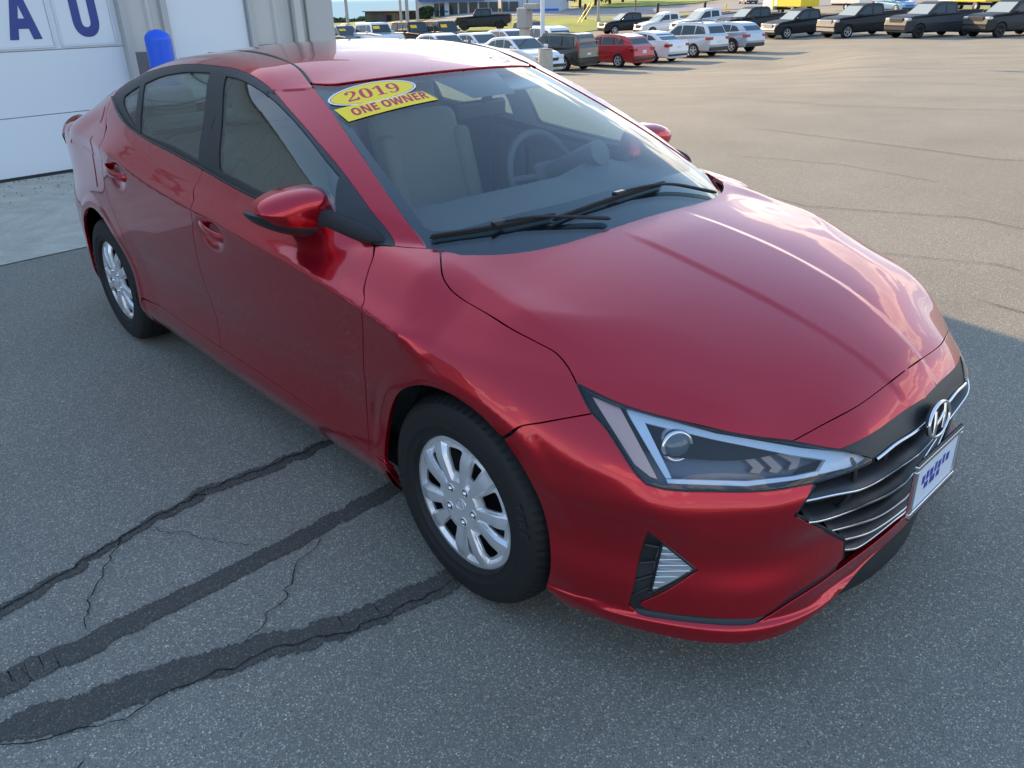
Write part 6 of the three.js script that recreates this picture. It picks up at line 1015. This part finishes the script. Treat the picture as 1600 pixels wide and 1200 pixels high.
const at = (u, D) => { const a = -2.386 + Math.atan((u - 800) / 1338), c = Math.cos(a), s = Math.sin(a); return [EYE[0] + c * D, EYE[2] + s * D]; };
vehicle('suv', 'green', 'parked_car', 'dark green wagon at the left end of the back row, orange sticker', 'car', at(536, 62), east, 'off-roaders in the back row', { sticker: true, rack: true });
vehicle('jeep', 'white', 'parked_car', 'white square off-roader between a green wagon and a black one', 'car', at(589, 60), east, 'off-roaders in the back row', { sticker: true });
vehicle('jeep', 'black', 'parked_car', 'black square off-roader right of the white one, orange sticker', 'car', at(647, 60), east, 'off-roaders in the back row', { sticker: true });
vehicle('jeep', 'charcoal', 'parked_car', 'charcoal square off-roader below the blue awning, orange sticker', 'car', at(694, 60), east, 'off-roaders in the back row', { sticker: true });
vehicle('sedan', 'white', 'parked_car', 'white sedan whose roof shows first above the red roof from the left', 'car', at(690, 45), east, 'white cars behind the red roof');
vehicle('sedan', 'white', 'parked_car', 'white sedan second from the left above the red roof', 'car', at(748, 46), east, 'white cars behind the red roof');
vehicle('sedan', 'silver', 'parked_car', 'silver sedan behind the two white ones, below the off-road pickup', 'car', at(796, 52), east + 0.05, 'white cars behind the red roof');
vehicle('sedan', 'white', 'parked_car', 'white sedan lowest above the red roof, beside the metal box', 'car', at(810, 38.5), east, 'white cars behind the red roof');
vehicle('suv', 'white', 'parked_car', 'white wagon with a dark rear window behind the thin pale post', 'car', at(846, 50), west - 0.2, null);
vehicle('midpickup', 'charcoal', 'pickup_truck', 'dark pickup with its tailgate to the lot, behind the white wagon', 'pickup', at(828, 60), east, null);
// across the road
vehicle('suv', 'tan', 'parked_car', 'beige wagon driving on the far road at the top', 'car', [-62.0, -104.0], -0.75, null);
vehicle('cross', 'blue', 'parked_car', 'light blue car behind the black and grey pickups', 'car', [-33.2, -83.6], -0.5, null);
function boxTruck(name, label, [x, z], heading, bodyMat, cabMat, len) {
  const t = thing(name, label, 'box truck', [x, landHeight(x, z), z], heading);
  part(t, 'cargo_box', box(len, 2.3, 2.35, -0.6, 1.95, 0, 0.05), bodyMat); part(t, 'roof_cap', box(len + 0.02, 0.10, 2.36, -0.6, 3.13, 0, 0.03), PAINT.white);
  part(t, 'side_stripe', box(0.5, 2.2, 2.38, len / 2 - 1.2, 1.95, 0, 0.02), PAINT.white);
  const s = new THREE.Shape(); [[0, 0.5], [0, 2.2], [0.55, 2.2], [1.0, 1.45], [1.75, 1.3], [1.85, 0.5]].forEach((p, i) => i ? s.lineTo(...p) : s.moveTo(...p)); const cab = new THREE.ExtrudeGeometry(s, { depth: 1.9, bevelEnabled: true, bevelSize: 0.04, bevelThickness: 0.05, bevelSegments: 2 }).translate(len / 2 - 0.5, 0, -0.95);
  part(t, 'cab', cab, cabMat); part(t, 'windscreen', at3(box(0.02, 0.80, 1.7, 0, 0, 0), len / 2 + 0.32, 1.83, 0, 0, 0, 0.54), M.glassDark);
  for (const wx of [-len / 2 + 0.6, len / 2 + 0.55]) for (const q of [1, -1]) { const w = part(t, 'wheel', ringMesh([[0.18, 0.12], [0.30, 0.13], [0.42, 0.08], [0.42, -0.12], [0.2, -0.13]], 24), M.rubber); w.position.set(wx, 0.42, q * 1.0); part(w, 'rim', new THREE.CylinderGeometry(0.22, 0.22, 0.2, 20).rotateX(Math.PI / 2), M.silver); }
  part(t, 'chassis', box(len + 1.4, 0.2, 1.0, 0, 0.6, 0), M.black);
}
boxTruck('box_truck', 'yellow box truck with a white roof behind the black pickups', [-43.6, -82.6], 2.75, PAINT.yellow, PAINT.white, 4.6);
boxTruck('box_truck', 'yellow and white box truck behind the charcoal pickup', [-27.0, -86.5], 2.6, PAINT.yellow, PAINT.white, 4.6);
{ const x = -39.2, z = -87.5, t = thing('cargo_trailer', 'white enclosed trailer behind the chrome bumpered black pickup', 'trailer', [x, landHeight(x, z), z], 2.7); part(t, 'trailer_box', box(4.6, 2.2, 2.2, 0, 1.75, 0, 0.06), PAINT.white); part(t, 'drawbar', tube([[-2.3, 0.55, 0.5], [-3.4, 0.5, 0], [-2.3, 0.55, -0.5]], 0.05, 6, false), M.satin); part(t, 'chassis', box(4.4, 0.16, 2.0, 0, 0.55, 0), M.black); for (const q of [1, -1]) { const w = part(t, 'wheel', ringMesh([[0.15, 0.10], [0.30, 0.11], [0.36, 0.07], [0.36, -0.1]], 24), M.rubber); w.position.set(-0.3, 0.36, q * 1.05); part(w, 'rim', new THREE.CylinderGeometry(0.18, 0.18, 0.18, 16).rotateX(Math.PI / 2), M.silver); } }
// ---------------------------------------------------------------- grass, road, buildings, poles, trees
M.grass = std([0.26, 0.30, 0.035], 0.95, 0, { vertexColors: true }); M.field = std([0.085, 0.15, 0.035], 0.95, 0, { vertexColors: true });
const grassTone = (x, z) => { const v = 0.85 + 0.5 * fbm2(x * 0.5, z * 0.5, 4) + 0.25 * fbm2(x * 0.08, z * 0.08, 2); return [v * (1 + 0.2 * fbm2(x * 0.12 + 9, z * 0.12, 2)), v, v * 0.9]; };
const P2 = (u, D) => at(u, D);
struct('grass_verge', drape([P2(560, 95), P2(640, 112), P2(700, 105), P2(800, 104), P2(880, 104), P2(965, 101), P2(1010, 103), P2(1075, 105), P2(1080, 98), P2(1000, 92), P2(950, 84), P2(870, 77), P2(800, 74), P2(700, 76), P2(600, 80)], 0.05, 2.2, 4, grassTone), M.grass);
struct('grass_field', drape([P2(380, 92), P2(560, 95), P2(640, 112), P2(700, 125), P2(720, 420), P2(500, 560), P2(360, 560)], 0.06, 9, 4, grassTone), M.field);
struct('grass_bank', drape([P2(960, 128), P2(1080, 132), P2(1140, 150), P2(1180, 330), P2(900, 330), P2(890, 150)], 0.08, 6, 4, grassTone), M.grass);
struct('grass_verge', drape([P2(1090, 97), P2(1180, 100), P2(1260, 101), P2(1270, 96), P2(1180, 93), P2(1095, 91)], 0.05, 2, 4, grassTone), M.grass);
struct('grass_verge', drape([P2(1320, 96), P2(1440, 98), P2(1620, 100), P2(1720, 101), P2(1720, 95), P2(1600, 93), P2(1440, 91), P2(1325, 90)], 0.05, 2, 4, grassTone), M.grass);
M.road = std([0.24, 0.235, 0.225], 0.9, 0, { vertexColors: true });
struct('road', drape([P2(660, 117), P2(760, 113), P2(880, 109), P2(960, 107), P2(1080, 110), P2(1300, 112), P2(1720, 112), P2(1720, 135), P2(1300, 134), P2(1080, 128), P2(960, 124), P2(880, 124), P2(760, 128), P2(670, 130)], 0.04, 3, 4, (x, z) => { const v = 1 + 0.2 * fbm2(x * 0.3, z * 0.3, 3); return [v, v, v]; }), M.road);
// far store with a blue awning
{
  const a = at(655, 128), c = at(873, 124), dx = c[0] - a[0], dz = c[1] - a[1], L = Math.hypot(dx, dz), turn = Math.atan2(-dz, dx), y = Math.min(landHeight(...a), landHeight(...c));
  const s = thing('store_building', 'long white store across the road with a blue awning and blue base line', 'building', [a[0], y, a[1]], turn), W = std([0.62, 0.65, 0.68], 0.7), W2 = std([0.44, 0.50, 0.56], 0.6);
  const sp = L * 0.49; M.blueTrim = std([0.01, 0.13, 0.55], 0.5);
  part(s, 'wall', box(sp, 4.4, 12, sp / 2, 2.2, -6), W); part(s, 'hall', box(L - sp, 7.5, 14, (L + sp) / 2, 3.75, -7.2), W2);
  for (let i = 1; i < 4; i++) part(s, 'wall_joint', box(0.12, 7.4, 0.06, sp + (L - sp) * i / 4, 3.75, -0.17), std([0.34, 0.40, 0.46], 0.6));
  part(s, 'base_stripe', box(L - sp, 0.28, 0.08, (L + sp) / 2, 1.0, -0.16), M.blueTrim); part(s, 'base_stripe', box(sp * 0.44, 0.22, 0.08, sp * 0.22, 0.95, 0.02), M.blueTrim);
  const aw = new THREE.Shape(); aw.moveTo(0, 2.35); aw.lineTo(1.5, 2.35); aw.lineTo(1.5, 2.55); aw.lineTo(0, 3.9); aw.closePath(); part(s, 'awning', new THREE.ExtrudeGeometry(aw, { depth: sp * 0.98, bevelEnabled: false }).rotateY(-Math.PI / 2).translate(sp * 0.99, 0, 0), M.blueTrim);
  for (const x of [sp * 0.22, sp * 0.80]) { const t = new TextGeometry('H&G', { font, size: 0.62, depth: 0.05, curveSegments: 3 }); t.rotateX(-0.83).translate(x, 2.75, 1.38); part(s, 'sign_letter', t, PAINT.white); }
  for (let k = 0; k < 7; k++) part(s, 'window', box(1.25, 1.75, 0.10, sp * 0.52 + k * 1.5, 1.25, 0.02), M.glassDark); part(s, 'door', join([box(0.7, 2.0, 0.1, sp * 0.27, 1.05, 0.03), box(0.7, 2.0, 0.1, sp * 0.27 + 0.85, 1.05, 0.03)]), M.glassDark);
}
{ const a = at(571, 130), c = at(632, 126), dx = c[0] - a[0], dz = c[1] - a[1], L = Math.hypot(dx, dz), y = landHeight(...a) - 0.2, b = thing('old_barn', 'dark weathered wooden shed on the far field left of the store', 'shed', [a[0], y, a[1]], Math.atan2(-dz, dx)), r = random(77);
  part(b, 'wall', box(L, 2.0, 5, L / 2, 1.0, -2.6), std([0.05, 0.045, 0.04], 0.95)); for (let i = 0; i < 22; i++) part(b, 'plank', box(L / 22 - 0.03, 1.95 - r() * 0.08, 0.05, (i + 0.5) * L / 22, 0.98, 0.0), std([0.06 + 0.10 * r() * (i > 13 ? 1.6 : 0.6), 0.055 + 0.07 * r() * (i > 13 ? 1.5 : 0.6), 0.045 + 0.04 * r()], 0.95)); part(b, 'roof', box(L + 0.4, 0.14, 5.6, L / 2, 2.08, -2.5), std([0.12, 0.10, 0.085], 0.9)); part(b, 'doorway', box(0.9, 1.6, 0.08, L * 0.62, 0.8, 0.0), M.black); }
function pole(u, D, h, r, label, mat, arm) { const [x, z] = at(u, D), p = thing('lamp_post', label, 'post', [x, landHeight(x, z), z]); part(p, 'shaft', new THREE.CylinderGeometry(r * 0.7, r, h, 14).translate(0, h / 2, 0), mat); part(p, 'base', new THREE.CylinderGeometry(r * 1.9, r * 2.0, 0.45, 14).translate(0, 0.22, 0), M.concrete); if (arm) { part(p, 'arm', new THREE.CylinderGeometry(0.05, 0.05, 1.6, 8).rotateZ(Math.PI / 2).translate(0, h - 0.1, 0), mat); for (const q of [1, -1]) part(p, 'lamp_head', box(0.7, 0.14, 0.4, q * 1.0, h - 0.1, 0, 0.05), M.satin); } }
const greyPole = std([0.34, 0.33, 0.31], 0.6), whitePole = std([0.62, 0.68, 0.72], 0.4), brownPole = std([0.20, 0.17, 0.14], 0.8);
pole(543, 66, 9, 0.13, 'pale post leaning in front of the far field, leftmost of the posts', greyPole, true); pole(627, 68, 9, 0.11, 'thinner pale post of the close pair beside the dark shed', greyPole, true); pole(637, 66, 9, 0.15, 'thicker pale post of the close pair beside the dark shed', greyPole, true); pole(653, 70, 9, 0.13, 'grey post just left of the blue awning', greyPole, true);
pole(824, 92, 10, 0.10, 'brown post standing before the plain wall of the far store', brownPole, false); pole(848, 40.5, 9, 0.11, 'thin white post rising behind the red roof beside the dark grey car', whitePole, true); pole(935, 94, 10, 0.13, 'grey post on a dark base on the grass before the trees', greyPole, true); pole(992, 106, 9, 0.11, 'dark post at the road edge behind the black pickup', brownPole, false);
{ const [x, z] = at(853, 36), m = thing('concrete_footing', 'pale concrete block footing at the bottom of the thin white post', 'footing', [x, landHeight(x, z), z]); part(m, 'block', new THREE.CylinderGeometry(0.30, 0.34, 1.0, 20).translate(0, 0.5, 0), M.concrete); part(m, 'cap_plate', box(0.4, 0.03, 0.4, 0, 1.02, 0, 0.01), M.steel); }
{ const [x, z] = at(820, 45), m = thing('utility_box', 'weathered grey metal box on a stand among the white cars', 'metal box', [x, landHeight(x, z), z]); part(m, 'box', box(0.75, 1.0, 0.5, 0, 2.2, 0, 0.08), greyPole); part(m, 'arm', box(1.0, 0.28, 0.4, 0.6, 2.75, 0, 0.05), greyPole); part(m, 'stand', box(0.45, 1.75, 0.35, 0, 0.87, 0, 0.03), M.concrete); }
for (const [u, D, h, label] of [[914, 98, 1.5, 'small dark post on the grass left of the grey lamp post'], [1027, 108, 1.1, 'small grey marker post by the road above the white pickup'], [1100, 108, 1.0, 'small grey marker post by the road above the silver wagon']]) { const [x, z] = at(u, D), m = thing('marker_post', label, 'post', [x, landHeight(x, z), z]); part(m, 'post', new THREE.CylinderGeometry(0.16, 0.18, h, 12).translate(0, h / 2, 0), M.charcoal || PAINT.charcoal); part(m, 'cap', new THREE.SphereGeometry(0.17, 12, 8, 0, 7, 0, Math.PI / 2).translate(0, h, 0), PAINT.charcoal); }
for (const [u, D, label] of [[903, 92, 'leaning yellow guy wire guard on the grass before the trees, left one'], [909, 93, 'leaning yellow guy wire guard on the grass before the trees, right one'], [1133, 106, 'short yellow post by the road behind the white pickup']]) { const [x, z] = at(u, D), m = thing('guard_post', label, 'post', [x, landHeight(x, z), z]), lean = u < 1000; part(m, 'sleeve', lean ? tube([[0, 0, 0], [0.9, 1.9, -0.9]], 0.06, 8, false) : new THREE.CylinderGeometry(0.09, 0.09, 0.9, 12).translate(0, 0.45, 0), PAINT.yellow); part(m, 'cap', new THREE.SphereGeometry(0.075, 10, 6).translate(lean ? 0.9 : 0, lean ? 1.9 : 0.9, lean ? -0.9 : 0), PAINT.yellow); }
{ const [x, z] = at(782, 103), m = thing('road_sign', 'plain pale roadside board beside the off-road pickup', 'sign', [x, landHeight(x, z), z], -0.6); part(m, 'board', box(2.6, 1.4, 0.08, 0, 1.9, 0, 0.02), PAINT.white); for (const q of [1, -1]) part(m, 'leg', box(0.14, 2.6, 0.14, q * 1.25, 1.3, -0.02), brownPole); }
// trees: trunk, limbs and a crown of leaf clumps
function tree(u, D, h, spread, seed, label, tone) {
  const [x, z] = at(u, D), t = thing('tree', label, 'tree', [x, landHeight(x, z) - 0.1, z]), r = random(seed);
  const limbs = [new THREE.CylinderGeometry(0.12, 0.26, h * 0.55, 10).translate(0, h * 0.27, 0)], blobs = [];
  for (let i = 0; i < 16; i++) { const a = r() * 6.28, e = 0.2 + r() * 0.8, l = spread * (0.35 + 0.6 * r()), y = h * (0.22 + 0.70 * r()), f = Math.sqrt(Math.max(0.08, 1 - Math.pow((y / h - 0.48) / 0.56, 2))), c = [Math.cos(a) * l * f, y, Math.sin(a) * l * f]; blobs.push([...c, spread * (0.28 + 0.22 * r())]); limbs.push(tube([[0, h * (0.15 + 0.3 * r()), 0], [c[0] * 0.5, c[1] * 0.7, c[2] * 0.5], c], 0.05, 5)); }
  part(t, 'trunk', join(limbs), std([0.06, 0.045, 0.03], 0.95));
  const pos = [], nor = [], ix = [], n = 3000;
  for (let i = 0; i < n; i++) { const b = blobs[Math.floor(r() * blobs.length)], q = [r() - 0.5, r() - 0.5, r() - 0.5], l = Math.hypot(...q) || 1, k = b[3] * (0.55 + 0.45 * r()), c = [b[0] + q[0] / l * k, b[1] + q[1] / l * k * 0.8, b[2] + q[2] / l * k], s = 0.14 + 0.16 * r(), u1 = unit([r() - 0.5, r() - 0.5, r() - 0.5]), v1 = unit(cross3(u1, [r() - 0.5, r() - 0.5, r() - 0.5])), w = cross3(u1, v1), o = pos.length / 3; for (const [a, d] of [[-1, 0], [0, -0.5], [1, 0], [0, 0.5]]) { pos.push(...c.map((e, j) => e + s * (a * u1[j] + d * v1[j]))); nor.push(...w); } ix.push(o, o + 1, o + 2, o, o + 2, o + 3); }
  const g = new THREE.BufferGeometry(); g.setAttribute('position', new THREE.Float32BufferAttribute(pos, 3)); g.setAttribute('normal', new THREE.Float32BufferAttribute(nor, 3)); g.setAttribute('uv', new THREE.Float32BufferAttribute(new Float32Array(pos.length / 3 * 2), 2)); g.setIndex(ix);
  part(t, 'crown', g, phys(tone, { roughness: 0.9, transmission: 0.0 }));
}
tree(884, 138, 7.5, 3.0, 3, 'dark dense tree against the right end of the far store', [0.030, 0.055, 0.030]); tree(906, 140, 8, 3.4, 4, 'dark tree second from the store in the clump', [0.035, 0.065, 0.030]); tree(930, 142, 7, 3.4, 5, 'mid green tree behind the grey lamp post', [0.055, 0.085, 0.030]); tree(952, 146, 7, 3.2, 6, 'olive green tree right of the grey lamp post', [0.06, 0.09, 0.03]); tree(972, 150, 6, 2.8, 8, 'lighter green bushy tree at the right of the clump', [0.075, 0.11, 0.03]); tree(668, 122, 1.5, 1.3, 12, 'low dark shrub at the left corner of the store', [0.03, 0.06, 0.025]);
{ const pos = [], nor = [], ix = [], r = random(55); for (let i = 0; i < 9000; i++) { const u = 380 + r() * 300, D = 330 + r() * 60, [x, z] = at(u, D), hh = 0.6 + 1.6 * Math.max(0, fbm2(u * 0.07, 3.3, 3) + 0.2), c = [x, landHeight(x, z) + r() * hh, z], s = 0.5 + 0.5 * r(), u1 = unit([r() - 0.5, r() - 0.5, r() - 0.5]), v1 = unit(cross3(u1, [r(), r(), r()])), o = pos.length / 3; for (const [a, d] of [[-1, 0], [0, -0.6], [1, 0], [0, 0.6]]) pos.push(...c.map((e, j) => e + s * (a * u1[j] + d * v1[j]))); ix.push(o, o + 1, o + 2, o, o + 2, o + 3); }
  const g = new THREE.BufferGeometry(); g.setAttribute('position', new THREE.Float32BufferAttribute(pos, 3)); g.setAttribute('uv', new THREE.Float32BufferAttribute(new Float32Array(pos.length / 3 * 2), 2)); g.setIndex(ix); g.computeVertexNormals(); const m = new THREE.Mesh(g, std([0.05, 0.085, 0.04], 0.95)); m.name = 'far_treeline'; m.userData = { kind: 'stuff' }; scene.add(m); }
scene.traverse(o => { if (o.isMesh) { o.castShadow = true; o.receiveShadow = true; } });
renderer.render(scene, camera);
